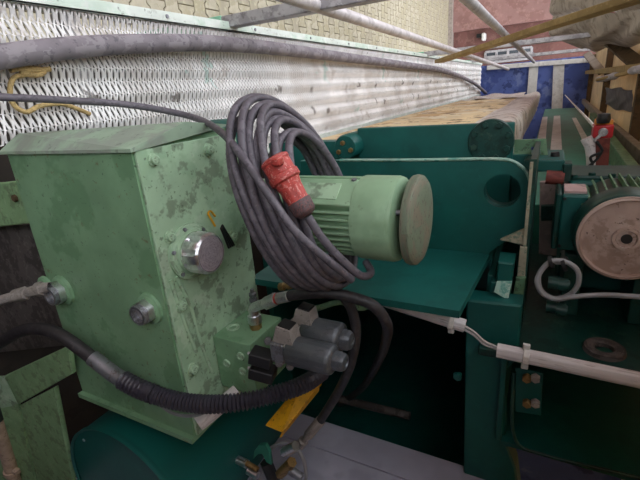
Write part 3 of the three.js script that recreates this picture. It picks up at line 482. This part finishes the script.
  part(el, 'union_nut', boxUV(cyl(e0.clone().add(V3(0, 0.014, 0)), e0.clone().add(V3(0, 0.032, 0)), 0.0155, 0.015, 6)), M.chrome); part(el, 'union_nut', boxUV(cyl(e0, e0.clone().add(V3(0, 0.013, 0)), 0.0135, 0.0135, 6)), M.brass);
  const q = onC(pz, 276, 299), q2 = onC(pz, 290, 296); part(el, 'union_nut', boxUV(cyl(e1.clone().lerp(q, 0.55), q, 0.0145, 0.0145, 6)), M.chrome);
  // hydraulic pressure hose leaving to the right of the picture
  const h = thing('hydraulic_hose', 'black hydraulic hose with chrome ferrule arching from the elbow union over the solenoids', 'hose', e2);
  part(h, 'ferrule', lathe(q, q2.clone().sub(q).normalize(), [[0.009, 0], [0.0115, 0.002], [0.0115, 0.036], [0.0095, 0.038], [0, 0.038]], 20), M.chrome);
  part(h, 'marking_ring', lathe(q.clone().lerp(q2, 0.04), q2.clone().sub(q).normalize(), [[0.012, 0], [0.0123, 0.0015], [0.0123, 0.004], [0.012, 0.005]], 20), M.red, 'red marking ring');
  part(h, 'hose_wall', tube([q.clone().addScaledVector(q2.clone().sub(q).normalize(), 0.03), q.clone().addScaledVector(q2.clone().sub(q).normalize(), 0.048), onC(pz - 0.006, 325, 293), onC(pz - 0.02, 352, 297), onC(pz - 0.03, 374, 306), onC(pz - 0.04, 386, 322), onC(pz - 0.09, 386, 340), onC(pz - 0.2, 378, 362), onC(pz - 0.36, 362, 388), onC(-1.19, 340, 404)], 0.011, 90, 14), M.hose);
  // a second one dropping towards the yellow bracket
  const k0 = onC(pz - 0.02, 344, 296), ke = onC(-0.7, 299, 446), g = thing('hydraulic_hose', 'black hydraulic hose dropping past the yellow bracket into a bare steel ferrule', 'hose', ke);
  part(g, 'hose_wall', tube([k0, onC(pz - 0.03, 351, 308), onC(pz - 0.03, 356, 330), onC(pz - 0.02, 352, 358), onC(-0.7, 338, 392), onC(-0.7, 318, 424)], 0.0105, 70, 14), M.hose);
  const f1 = onC(-0.7, 321, 420), fd = ke.clone().sub(f1).normalize(), fl = ke.distanceTo(f1); part(g, 'ferrule', lathe(f1, fd, [[0.0105, 0], [0.0125, 0.003], [0.0125, fl * 0.55], [0.009, fl * 0.6], [0.009, fl * 0.75], [0.013, fl * 0.78], [0.013, fl], [0, fl]], 18), M.coilBox, 'bare steel hose ferrule');
}
// fittings behind the elbow
{
  const z = -0.7, p = onC(z, 280, 287), q = onC(z, 300, 284), t = thing('brass_fitting', 'small brass and steel coupling half hidden under the cable coil', 'fitting', p);
  part(t, 'coupling', lathe(p, q.clone().sub(p).normalize(), [[0, 0], [0.009, 0], [0.009, 0.012], [0.006, 0.014], [0.006, 0.022], [0.009, 0.023], [0.008, 0.032], [0.002, 0.036], [0, 0.036]], 14), M.brass);
  const s = onC(z, 252, 290), u = thing('bleed_screw', 'small steel bleed fitting with stacked nuts behind the elbow union', 'fitting', s); part(u, 'stacked_nuts', lathe(s.clone().add(V3(0, -0.03, 0)), DIR.b, [[0, 0], [0.01, 0], [0.01, 0.008], [0.006, 0.009], [0.006, 0.014], [0.009, 0.015], [0.009, 0.022], [0.005, 0.024], [0.005, 0.032], [0, 0.034]], 12), M.steel);
  const c0 = onC(-0.75, 318, 308), c1 = onC(-0.78, 340, 302), c2 = onC(-0.8, 362, 308), c3 = onC(-0.8, 378, 300); lone('pale_green_tube', 'pale green tube passing behind the solenoids', 'tube', c0, tube([onC(-0.72, 300, 312), c0, c1, c2, c3], 0.007, 40, 10), M.olive);
}

// ================================================================ CORRUGATED HOSE
{
  const pts = [[-30, 362, -0.40], [0, 343, -0.41], [28, 329, -0.415], [58, 334, -0.42], [90, 356, -0.43], [118, 377, -0.435], [150, 393, -0.44], [190, 403, -0.46], [232, 403, -0.49], [272, 395, -0.54], [304, 384, -0.6], [322, 372, -0.66]].map(([x, y, c]) => onC(c, x, y));
  const cv = new THREE.CatmullRomCurve3(pts, false, 'centripetal'), t = thing('corrugated_hose', 'black corrugated conduit hose curving across the green tank', 'hose', pts[7]);
  const cut = (u0, u1, n) => Array.from({ length: n + 1 }, (_, i) => cv.getPointAt(u0 + (u1 - u0) * i / n));
  const atX = (x) => { for (let u = 0; u < 1; u += 0.002) if (project(cv.getPointAt(u))[0] > x) return u; return 1; }, R = 0.0155, uA = atX(92), uB = atX(125), uC = atX(152);
  part(t, 'smooth_end', tube(cut(0, uA + 0.01, 20), R * 0.9, 70, 16), M.hose);
  part(t, 'tape_wrap', tube(cut(uA, uB, 8), R * 1.06, 20, 16), M.steel, 'worn silver tape wrap');
  const rib = (r0, r1, u0, u1, n) => {                                       // rings of a corrugated wall
    const per = 6, fr = cv.computeFrenetFrames(n * per), K = 18, pos = [], P = (i, k) => { const u = u0 + (u1 - u0) * i / (n * per), ph = (i % per) / per, r = r0 + (r1 - r0) * (0.5 + 0.5 * Math.cos(ph * Math.PI * 2)), c = cv.getPointAt(u), T = cv.getTangentAt(u), Nn = V3().crossVectors(T, V3(0.3, 0.2, 0.93)).normalize(), Bn = V3().crossVectors(T, Nn), th = k / K * Math.PI * 2; return c.addScaledVector(Nn, Math.cos(th) * r).addScaledVector(Bn, Math.sin(th) * r); };
    const rings = []; for (let i = 0; i <= n * per; i++) rings.push(Array.from({ length: K + 1 }, (_, k) => P(i, k)));
    for (let i = 0; i < n * per; i++) for (let k = 0; k < K; k++) for (const [x, y] of [[0, 0], [1, 0], [1, 1], [0, 0], [1, 1], [0, 1]]) { const p = rings[i + x][k + y]; pos.push(p.x, p.y, p.z); }
    const g = new THREE.BufferGeometry(); g.setAttribute('position', new THREE.Float32BufferAttribute(pos, 3)); g.computeVertexNormals(); return toCreasedNormals(boxUV(g), 1.3);
  };
  part(t, 'ribbed_sleeve', rib(R * 1.05, R * 1.28, uB - 0.005, uC + 0.005, 8), M.ribbed);
  part(t, 'ribbed_wall', rib(R * 0.88, R * 1.2, uC, 1, 50), M.ribbed);
  const a = onC(-0.48, 198, 424), b = onC(-0.588, 247, 384), pp = thing('pale_drain_pipe', 'dirty off-white pipe end sticking out under the corrugated hose', 'pipe', a), d = b.clone().sub(a).normalize();
  part(pp, 'pipe_wall', lathe(a, d, [[0.0115, 0.02], [0.0125, 0], [0.0165, 0], [0.0165, 0.1]], 22), M.pvc);
  const w = [[160, 405], [172, 413], [190, 416], [206, 412], [222, 404]].map(([x, y]) => onC(-0.476, x, y)); lone('grey_wire', 'thin grey wire sagging below the corrugated hose', 'wire', w[0], tube(w, 0.0035, 30, 8), M.greyCable);
}
// ================================================================ DRUM, YELLOW BRACKET, SHEET, LOWER FITTINGS
{
  const rimC = -0.43, p = onC(rimC, 71, 443), q = onC(rimC, 104, 433), s = onC(rimC, 160, 480);
  // circle through three survey points on the drum's near end
  const ax = p.x, ay = p.y, bx = q.x, by = q.y, cx = s.x, cy = s.y, D = 2 * (ax * (by - cy) + bx * (cy - ay) + cx * (ay - by));
  const ux = ((ax * ax + ay * ay) * (by - cy) + (bx * bx + by * by) * (cy - ay) + (cx * cx + cy * cy) * (ay - by)) / D, uy = ((ax * ax + ay * ay) * (cx - bx) + (bx * bx + by * by) * (ax - cx) + (cx * cx + cy * cy) * (bx - ax)) / D;
  const R = Math.hypot(ax - ux, ay - uy), o = V3(ux, uy, rimC), t = thing('teal_drum', 'large teal painted steel drum below the green tank', 'drum', V3(ux - R, uy, rimC));
  part(t, 'shell', lathe(o, V3(0, 0, -1), [[R * 0.97, 0.004], [R, 0], [R, 0.012], [R * 0.985, 0.02], [R * 0.985, 0.47], [R, 0.49], [0, 0.5]], 64), M.teal);
  part(t, 'end_plate', lathe(o.clone().add(V3(0, 0, -0.006)), V3(0, 0, -1), [[0, 0], [R * 0.968, 0], [R * 0.968, 0.01], [0, 0.01]], 64), M.teal);
  for (const [x, y] of [[84, 440], [77, 478]]) part(t, 'end_screw', lathe(onC(rimC - 0.006, x, y), DIR.c, [[0.004, 0], [0.004, 0.002], [0, 0.003]], 10), M.chrome);
}
{
  const P = (c, x, y) => onC(c, x, y), t = thing('yellow_bracket', 'bright yellow angle bar below the solenoid valves', 'bracket', P(-0.66, 268, 426));
  part(t, 'web', slab([P(-0.64, 266, 426), P(-0.64, 283, 433), P(-0.76, 316, 388), P(-0.76, 304, 380)], 0.005), M.yellow);
  part(t, 'flange', slab([P(-0.64, 281, 438), P(-0.64, 284, 431), P(-0.76, 320, 384), P(-0.76, 319, 391)], 0.004), M.yellow);
  part(t, 'tip', slab([P(-0.76, 308, 379), P(-0.76, 312, 378), P(-0.77, 321, 386), P(-0.77, 316, 389)], 0.01), M.yellow);
}
{
  const B = -0.98, p = onB(B, 300, 414), q = onB(B, 540, 489), t = thing('panel_sheet', 'flat lavender-grey sheet metal panel with a seam under the dark machine', 'panel', V3(-0.9, B, -0.8)), cF = (p.z + q.z) / 2, sm = onB(B, 360, 463);
  part(t, 'far_sheet', box(-1.1, -0.03, B - 0.012, B, sm.z - 0.002, cF, 0.002), M.sheet); part(t, 'near_sheet', box(-1.1, -0.03, B - 0.014, B - 0.001, sm.z + 0.0, 0.3, 0.002), M.sheet);
  part(t, 'edge_strip', box(-1.1, -0.03, B - 0.03, B - 0.014, cF - 0.012, cF + 0.2, 0.002), M.brass);
}
{
  const c = -0.62, P = (x, y) => onC(c, x, y), t = thing('gauge_valve', 'cluster of chrome and brass pipe unions with a teal handle over the lavender panel', 'valve', P(270, 480));
  const st = (nm, x0, y0, x1, y1, r, m) => part(t, nm, boxUV(cyl(P(x0, y0), P(x1, y1), r, r, 6)), m);
  st('union_nut', 236, 459, 247, 464, 0.012, M.chrome); st('union_nut', 248, 470, 258, 476, 0.012, M.chrome); st('union_nut', 245, 462, 258, 470, 0.008, M.brass); st('union_nut', 292, 462, 280, 474, 0.013, M.brass); st('union_nut', 284, 452, 296, 446, 0.012, M.chrome); st('union_nut', 290, 470, 302, 478, 0.012, M.steel); st('valve_barrel', 266, 462, 276, 486, 0.016, M.black);
  part(t, 'handle', plateC(xy(c, [[254, 458], [255, 450], [260, 444], [266, 444], [270, 451], [272, 464], [267, 461], [263, 453], [259, 453]]), c - 0.006, c + 0.004, [], 0.001), M.trough, 'teal curved handle');
  const w = [[266, 452], [278, 444], [292, 444], [302, 456], [306, 476], [304, 490]].map(([x, y]) => onC(-0.64, x, y)); lone('grey_wire', 'grey cable looping round the chrome unions above the lavender panel', 'wire', w[0], tube(w, 0.0045, 40, 8), M.greyCable);
}

// ================================================================ TEAL MACHINE FRAME
{
  const t = thing('industrial_machine', 'teal painted steel machine frame with a round hole in its side plate', 'machine frame', V3(-0.7, -0.6, -1.1));
  // box beam
  const bc = -1.25, e = onC(bc, 515, 121), bL = onC(bc, 357, 130).x;
  part(t, 'cross_beam', box(bL, e.x, -0.35, -0.109, -1.275, bc, 0.004), M.teal);
  const f = onC(bc, 491, 141), R = 19.5 * pxm(f), fl = part(t, 'beam_flange', lathe(f, DIR.c, [[R, -0.004], [R, 0.006], [R * 0.97, 0.009], [0, 0.009]], 40), M.tealWorn);
  for (let k = 0; k < 8; k++) { const th = k * Math.PI / 4 + 0.35; part(fl, 'flange_bolt', hex(f.clone().add(V3(Math.cos(th) * R * 0.78, Math.sin(th) * R * 0.78, 0.009)), DIR.c, 0.0085, 0.007), M.tealWorn); }
  const h = onC(-1.2, 346, 147), hub = part(t, 'bearing_hub', lathe(h, DIR.c, [[0.038, -0.2], [0.038, 0], [0.034, 0.008], [0, 0.008]], 32), M.teal);
  for (const [x, y] of [[343, 143], [351, 150], [339, 152]]) part(hub, 'hub_bolt', hex(onC(-1.192, x, y), DIR.c, 0.008, 0.006), M.brass);
  part(t, 'back_wall', box(-0.95, bL, -0.8, -0.16, -1.42, -1.36, 0.003), M.teal);
  // side plate with the round hole
  const pc = -1.05, hole = onC(pc, 502, 191), arc = [[340, 160.5], [500, 159.5], [510, 161], [520, 166], [527, 174], [531, 186], [531, 200], [527, 231], [508, 240], [490, 252], [484, 262], [300, 268], [300, 161]];
  part(t, 'side_plate', plateC(xy(pc, arc), pc - 0.022, pc, [[hole.x, hole.y, 16.2 * pxm(hole)]], 0.0015), M.teal);
  part(t, 'hole_collar', lathe(V3(hole.x, hole.y, pc - 0.055), DIR.c, [[16.2 * pxm(hole), 0], [16.2 * pxm(hole), 0.054], [18.5 * pxm(hole), 0.053], [18.5 * pxm(hole), 0]], 36), M.tealWorn);
  { const line = [[340, 160.3], [420, 160], [500, 159.3], [510, 160.5], [520, 165.5], [527, 173], [531, 184]].map(([x, y]) => onC(pc - 0.001, x, y)); part(t, 'plate_edge', tube(line, 0.0042, 60, 8), M.tealEdge, 'bare pale plate edge'); }
  // folded flange towards the lens
  const fb = onC(pc, 488, 254).y; part(t, 'lower_flange', hull([V3(-0.62, fb, pc), V3(-0.105, fb, pc), V3(-0.123, fb - 0.004, -0.745), V3(-0.62, fb - 0.004, -0.745), V3(-0.62, fb - 0.018, pc), V3(-0.105, fb - 0.018, pc), V3(-0.123, fb - 0.02, -0.745), V3(-0.62, fb - 0.02, -0.745)]), M.teal);
  // upright web seen edge-on with its bare cream edge
  const w0 = onC(-1.0, 536, 160); part(t, 'edge_web', hull([V3(-0.03, -0.165, -1.3), V3(-0.018, -0.165, -1.3), V3(-0.018, -0.165, -1.0), V3(-0.03, -0.165, -1.0), V3(-0.03, -0.6, -1.0), V3(-0.018, -0.6, -1.0), V3(-0.018, -0.6, -1.3), V3(-0.03, -0.6, -1.3)]), M.tealWorn);
  part(t, 'web_edge', box(-0.031, -0.024, -0.47, -0.17, -1.001, -0.994, 0.001), M.cream);
  part(t, 'cream_shim', plateC(xy(-1.0, [[500, 240], [527, 228], [526, 246]]), -1.012, -1.0, [], 0.001), M.cream); part(t, 'cream_shim', plateC(xy(-0.99, [[520, 247], [527, 248], [525, 278], [517, 276]]), -1.0, -0.99, [], 0.001), M.cream); part(t, 'green_shim', plateC(xy(-0.98, [[516, 278], [526, 278], [522, 303], [512, 301]]), -0.992, -0.98, [], 0.001), M.olive);
  part(t, 'stepped_block', plateC(xy(-0.95, [[498, 262], [514, 264], [508, 312], [486, 306], [491, 282], [496, 282]]), -1.02, -0.95, [], 0.003), M.teal);
  part(t, 'stepped_ledge', slab([onC(-0.945, 497, 281), onC(-0.945, 512, 281), onC(-0.93, 508, 300), onC(-0.93, 494, 292)], 0.004), M.tealEdge);
  const mb = thing('support_frame', 'dark teal base frame with an open tray below the white conduits', 'base frame', V3(-0.2, -1.2, -0.95));
  part(mb, 'column', plateC(xy(-0.9, [[466, 300], [522, 306], [518, 360], [505, 372], [505, 440], [516, 470], [528, 560], [462, 560]]), -0.96, -0.9, [], 0.004), M.teal);
  part(mb, 'column_bolt', hex(onC(-0.9, 458, 375), DIR.c, 0.011, 0.01), M.teal);
  const fy = onC(-0.87, 600, 371).y; part(mb, 'floor_plate', box(-0.1, 0.34, fy - 0.02, fy, -1.75, -0.87, 0.003), M.tealWorn);
  {
    const al = onC(-0.88, 504, 400).x, by = onC(-0.88, 590, 466).y;          // open tray: floor, back and left cheek behind its rolled lip
    part(mb, 'tray_bottom', box(al, 0.34, by - 0.012, by, -1.7, -0.88, 0.002), M.teal); part(mb, 'tray_back', box(al, 0.34, by, fy - 0.02, -1.72, -1.7, 0.002), M.teal);
    part(mb, 'tray_cheek', box(al - 0.012, al, by, fy - 0.02, -1.7, -0.88, 0.002), M.teal); part(mb, 'nut_strip', plateC(xy(-0.88, [[515, 368], [543, 374], [541, 416], [515, 412]]), -0.89, -0.88, [], 0.002), M.teal);
  }
  part(mb, 'tray_lip', tube([[514, 372], [513, 430], [520, 446], [545, 455], [640, 478], [700, 494]].map(([x, y]) => onC(-0.875, x, y)), 0.004, 50, 8), M.tealWorn);
  for (const [x, y] of [[527, 377], [535.5, 377], [527, 402], [535.5, 402]]) part(mb, 'tray_nut', hex(onC(-0.865, x, y), DIR.c, 0.0098, 0.01), x < 530 ? M.brass : M.coilBox);
  part(mb, 'shaft_stub', lathe(onC(-0.875, 527, 377).add(V3(0, 0, 0)), DIR.c, [[0.006, 0], [0.006, 0.008], [0, 0.009]], 8), M.steel);
  const tr = thing('feed_trough', 'long teal trough with pale worn strips running to the blue tarpaulin', 'trough', V3(-0.08, -0.5, -4));
  part(tr, 'trough_wall', box(-0.08, 0.3, -0.6, -0.42, -6.6, -1.6, 0.006), M.trough);
  part(tr, 'trough_strip', bar(onB(-0.417, 574, 118), onB(-0.417, 592, 152), 0.035, 0.006, DIR.b), M.whitePost, 'pale worn strip'); part(tr, 'trough_strip', bar(onB(-0.417, 545, 117), onB(-0.417, 540, 150), 0.05, 0.006, DIR.b), M.whitePost, 'pale worn strip'); part(tr, 'trough_strip', bar(onB(-0.418, 557, 116), onB(-0.418, 556, 152), 0.06, 0.006, DIR.b), M.whitePost, 'pale worn strip');
  part(tr, 'trough_rail', bar(onB(-0.38, 592, 118), onB(-0.38, 640, 190), 0.04, 0.09, DIR.b), M.olive);
  // beam end bracket with slot, and clamp block
  { const s = shapeOf(xy(-1.3, [[514, 140], [546, 139], [548, 158], [514, 160]])), sl = xy(-1.3, [[531, 147], [540, 147], [541, 154], [531, 154]]); s.holes.push(new THREE.Path(sl.map((p) => new THREE.Vector2(p[0], p[1])))); part(t, 'slotted_bracket', boxUV(new THREE.ExtrudeGeometry(s, { depth: 0.012, bevelEnabled: false }).translate(0, 0, -1.312)), M.olive); }
  const k0 = onC(-1.22, 524, 160), k1 = onC(-1.22, 564, 172); part(t, 'clamp_block', box(k0.x, k1.x, k1.y, k0.y, -1.4, -1.22, 0.004), M.teal); part(t, 'clamp_bolt', join([cyl(onC(-1.28, 555, 158), onC(-1.28, 555, 152), 0.012, 0.01, 12)]), M.black);
  const r0 = onC(-1.22, 546, 177), r1 = onC(-1.22, 564, 178); part(t, 'roller', cyl(r0, r1, 0.018, 0.018, 18), M.rustRed, 'dark red roller'); const c1 = onC(-1.21, 566, 166); part(t, 'clamp_arm', box(c1.x - 0.006, c1.x + 0.014, c1.y - 0.04, c1.y + 0.006, -1.26, -1.21, 0.003), M.tealWorn);
  part(t, 'pink_guard', plateC(xy(-1.5, [[540, 182], [568, 180], [566, 292], [538, 292]]), -1.52, -1.5, [], 0.002), M.pinkBoard, 'dusty pink guard plate');
  part(t, 'guard_cleat', plateC(xy(-1.48, [[541, 206], [566, 205], [566, 220], [541, 221]]), -1.5, -1.48, [], 0.002), M.tealWorn);
  part(t, 'inner_panel', box(-0.62, -0.035, -0.62, -0.2, -1.32, -1.29, 0.002), M.teal);
  // teal bolts by the cable loop
  for (const [x, y] of [[548, 282], [558, 284], [546, 306], [556, 309]]) part(t, 'frame_bolt', hex(onC(-0.93, x, y), DIR.a, 0.014, 0.018), M.tealWorn);
  const br = onC(-0.94, 549, 306); part(t, 'bolt_tip', lathe(br.clone().add(V3(0, 0, 0.014)), DIR.c, [[0.006, 0], [0.006, 0.003], [0, 0.005]], 10), M.coilBox);
  const g = onB(fy, 604, 351); part(mb, 'rubber_grommet', lathe(V3(g.x, fy, g.z), DIR.b, [[0.04, 0], [0.038, 0.01], [0.026, 0.012], [0.018, 0.008], [0.016, -0.003], [0, -0.003]], 30), M.rubber, 'black oval rubber grommet');
  // long dark pipe in the pit
  part(t, 'pit_pipe', cyl(onC(-1.1, 336, 398), onC(-1.1, 410, 416), 0.014, 0.014, 14), M.rubber); 
  // closed chamber under the flange
  part(t, 'chamber_back', box(-0.8, -0.1, -1.2, -0.43, -2.0, -1.98, 0.003), M.teal); part(t, 'chamber_floor', box(-0.8, -0.1, -1.2, -1.18, -1.98, -0.96, 0.003), M.teal);
  part(t, 'chamber_cheek', box(-0.82, -0.8, -1.2, -0.43, -1.98, -1.06, 0.003), M.teal); part(t, 'chamber_cheek', box(-0.1, -0.085, -1.2, -0.43, -1.98, -0.97, 0.003), M.teal); part(t, 'chamber_top', box(-0.8, -0.1, -0.45, -0.43, -1.98, -1.06, 0.003), M.teal);
}
// plastic-wrapped load
{
  const t = thing('wrapped_load', 'long cream and brown stained board load wrapped in torn film', 'load', V3(-0.98, -0.6, -3.8));
  part(t, 'board_stack', box(-0.99, -0.16, -0.41, -0.2, -6.1, -1.62, 0.02), M.load);
  part(t, 'torn_film', drape([[V3(-0.33, -0.192, -1.7), V3(-0.33, -0.192, -3.2), V3(-0.3, -0.192, -6.0)], [V3(-0.15, -0.186, -1.68), V3(-0.15, -0.19, -3.2), V3(-0.15, -0.19, -6.05)], [V3(-0.145, -0.4, -1.68), V3(-0.145, -0.36, -3.2), V3(-0.145, -0.34, -6.05)]], 12, 0.01), M.film, 'crumpled whitish plastic film');
  part(t, 'film_flap', drape([[V3(-0.97, -0.193, -5.2), V3(-0.7, -0.193, -5.3), V3(-0.3, -0.193, -5.0)], [V3(-0.95, -0.19, -6.1), V3(-0.7, -0.17, -6.15), V3(-0.3, -0.18, -6.1)]], 10, 0.012), M.film);
}
// teal guard showing between the tank and the walkway
{ const p = onC(-0.76, 212, 123), t = thing('teal_guard', 'small rounded teal cover peeping out behind the tank', 'cover', p); part(t, 'cover_shell', lathe(p.clone().add(V3(-0.05, -0.055, -0.055)), DIR.a, [[0, 0], [0.055, 0], [0.06, 0.006], [0.06, 0.07], [0.054, 0.076], [0, 0.078]], 32), M.teal); }

// ================================================================ GEARMOTOR
{
  const c = -1.0, o = onC(c, 627, 240), R = 36.5 * pxm(o), t = thing('gear_motor', 'dark green geared motor with a dusty pinkish round fan cover', 'motor', V3(o.x - R, o.y, c - 0.1)), at = (z) => V3(o.x, o.y, z);
  part(t, 'fan_cowl', lathe(at(c - 0.075), DIR.c, [[R * 0.9, -0.005], [R * 1.02, 0], [R * 1.05, 0.01], [R * 1.04, 0.05], [R, 0.066], [R * 0.93, 0.07], [R * 0.9, 0.062]], 48), M.tealWorn);
  const d = part(t, 'fan_cover', lathe(at(c - 0.02), DIR.c, [[R * 0.97, 0.008], [R * 0.965, 0.018], [R * 0.9, 0.021], [R * 0.87, 0.012], [R * 0.5, 0.01], [R * 0.28, 0.012], [R * 0.27, 0.017], [R * 0.2, 0.018], [R * 0.18, 0.013], [0, 0.013]], 56), M.dirtyWhite, 'dusty pinkish-white fan cover');
  part(d, 'shaft_hole', lathe(at(c - 0.0068), DIR.c, [[0, 0], [R * 0.11, 0], [R * 0.11, 0.002], [0, 0.002]], 20), M.black);
  part(t, 'stator', cyl(at(c - 0.24), at(c - 0.07), R * 0.86, R * 0.86, 40), M.tealWorn);
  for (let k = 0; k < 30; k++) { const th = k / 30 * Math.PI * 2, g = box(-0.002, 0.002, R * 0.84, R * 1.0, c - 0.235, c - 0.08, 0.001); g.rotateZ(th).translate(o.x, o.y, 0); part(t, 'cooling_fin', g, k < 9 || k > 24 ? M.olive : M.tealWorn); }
  const gp = onC(c - 0.25, 568, 181), gq = onC(c - 0.25, 680, 300); const hs = part(t, 'gear_housing', box(gp.x, gq.x, gq.y, gp.y, c - 0.46, c - 0.245, 0.012), M.teal);
  part(t, 'housing_top', box(gp.x - 0.012, gq.x, gp.y - 0.006, gp.y + 0.012, c - 0.42, c - 0.262, 0.006), M.tealWorn);
  for (const [x, y] of [[574, 177], [592, 175], [612, 176]]) { const p = onB(gp.y + 0.012, x, y); part(hs, 'housing_bolt', hex(V3(p.x, gp.y + 0.012, Math.max(p.z, c - 0.4)), DIR.b, 0.009, 0.006), M.tealWorn); }
  const b0 = onC(c - 0.1, 556, 250), b1 = onC(c - 0.1, 590, 196), bx = part(t, 'terminal_box', box(b0.x, b1.x, b0.y, b1.y, c - 0.22, c - 0.1, 0.006), M.teal);
  part(bx, 'box_lid', box(b0.x - 0.012, b0.x, b0.y + 0.003, b1.y + 0.004, c - 0.225, c - 0.095, 0.004), M.tealWorn); for (const y of [b0.y + 0.012, b1.y - 0.008]) part(bx, 'lid_screw', hex(V3(b0.x + 0.006, y, c - 0.099), DIR.c, 0.004, 0.003), M.black);
  part(bx, 'worn_corner', box(b0.x + 0.004, b1.x - 0.004, b1.y - 0.002, b1.y + 0.006, c - 0.2, c - 0.12, 0.002), M.pinkBoard); const gl = onC(c - 0.15, 567, 251); part(t, 'cable_gland', lathe(gl, V3(-0.1, -1, 0.1).normalize(), [[0, -0.01], [0.015, -0.01], [0.015, 0.006], [0.011, 0.008], [0.011, 0.02], [0, 0.022]], 12), M.coilBox);
  // motor feet on the plate below
  for (const da of [-0.08, 0.06]) part(t, 'foot', box(o.x + da - 0.02, o.x + da + 0.02, onC(-0.87, 600, 371).y, o.y - R * 0.82, c - 0.24, c - 0.09, 0.004), M.tealWorn);
  // grey lead looped beside it
  const z = -0.92, L = [[567, 256, z - 0.2], [563, 262, z - 0.12], [548, 264, z - 0.04], [539, 275, z], [541, 290, z], [553, 298, z], [569, 295, z], [578, 284, z], [577, 270, z], [566, 262, z], [552, 261, z], [541, 271, z + 0.004], [537, 282, z + 0.01], [543, 294, z + 0.01], [556, 299, z + 0.01], [572, 297, z + 0.01], [600, 295, z], [640, 297, z], [690, 303, z]].map(([x, y, c2]) => onC(c2, x, y));
  const w = thing('motor_lead', 'grey round cable looped beside the dark green geared motor', 'cable', L[5]); part(w, 'lead_sheath', tube(L, 0.0052, 160, 9), M.greyCable);
  for (const [x, y] of [[551, 262], [564, 265]]) { const p = onC(z, x, y); part(w, 'cable_tie', lathe(p, V3(1, 0.4, 0).normalize(), [[0.012, -0.004], [0.013, -0.003], [0.013, 0.003], [0.012, 0.004]], 12), M.black); }
}
// red switch box on its post
{
  const c = -1.75, P = (x, y) => onC(c, x, y), q0 = P(592, 139), q1 = P(615, 124), t = thing('limit_switch', 'red switch box with an orange lid on a rusty post', 'switch', P(599, 176));
  part(t, 'switch_body', box(q0.x, q1.x, q0.y, q1.y, c - 0.07, c, 0.008), M.switchRed); part(t, 'switch_lid', box(q0.x + 0.004, q1.x - 0.004, q1.y - 0.004, q1.y + 0.014, c - 0.066, c - 0.004, 0.004), M.orangeCap, 'orange lid');
  const k = P(603, 132), kb = part(t, 'roller_lever', lathe(k, DIR.c, [[0.014, 0], [0.014, 0.012], [0.006, 0.014], [0, 0.014]], 16), M.galvanised); part(kb, 'lever_arm', bar(k.clone().add(V3(0, 0, 0.008)), P(594, 141).add(V3(0, 0, 0.01)), 0.01, 0.006), M.galvanised);
  part(t, 'black_knob', lathe(P(603, 123), DIR.b, [[0, 0], [0.018, 0], [0.022, 0.012], [0.018, 0.03], [0, 0.034]], 16), M.black);
  part(t, 'post', bar(P(603, 138), P(600, 184), 0.04, 0.03), M.rustRed, 'rusty red post'); part(t, 'pale_conduit', tube([P(586, 138), P(590, 146), P(592, 160), P(591, 178)], 0.018, 24, 12), M.pvc);
  part(t, 'signal_wire', tube([P(596, 140), P(601, 150), P(590, 156), P(592, 163), P(588, 165), P(597, 157), P(602, 148)].map((p) => p.add(V3(0, 0, 0.03))), 0.0045, 50, 7), M.black);
  const s0 = onC(-8.0, 565, 95), s1 = onC(-1.76, 595, 127), st = lone('guy_wire', 'thin white wire stretched from the blue tarpaulin to the red switch box', 'wire', s0, tube([s0, s0.clone().lerp(s1, 0.5), s1], 0.006, 12, 6), M.whitePost);
}
// ================================================================ CONDUITS
{
  const c = -0.84, tubeThing = (label, p, q, r, clip) => {
    const t = thing('plastic_conduit', label, 'conduit', p, undefined), d = q.clone().sub(p), L = d.length(); d.normalize();
    part(t, 'conduit_wall', lathe(p, d, [[r * 0.8, 0.03], [r * 0.8, 0], [r, 0], [r, L], [r * 0.8, L], [r * 0.8, L - 0.03]], 22), M.pvc);
    const k = p.clone().lerp(q, clip), g = part(t, 'clip', join([lathe(k, d, [[r * 1.02, 0], [r * 1.22, 0.001], [r * 1.22, 0.011], [r * 1.02, 0.012]], 20), box(k.x - 0.002, k.x + 0.012, k.y - r * 2.0, k.y + r * 1.9, k.z - 0.004, k.z + 0.004, 0.002)]), M.whitePost); return t;
  };
  tubeThing('white plastic conduit with a clip below the teal flange, loose wires at its end', onC(c, 345, 288), onC(c, 465, 326), 6.2 * pxm(onC(c, 420, 310)), 0.88);
  tubeThing('long white plastic conduit running below the geared motor', onC(c, 497, 350), onC(c, 700, 393), 6.4 * pxm(onC(c, 570, 365)), 0.15);
  const w = thing('conduit_wires', 'two thin pale wires bridging the gap between the white conduits', 'wire', onC(c, 480, 338));
  for (const o of [0, 3.2]) part(w, 'wire', tube([[452, 322], [464, 326 + o], [474, 332 + o], [484, 341 + o], [494, 346 + o * 0.6], [508, 352]].map(([x, y]) => onC(c, x, y)), 0.0028, 30, 7), M.whiteWire);
}
scene.traverse((o) => { if (o.isMesh) { o.castShadow = true; o.receiveShadow = true; } });
renderer.render(scene, camera);
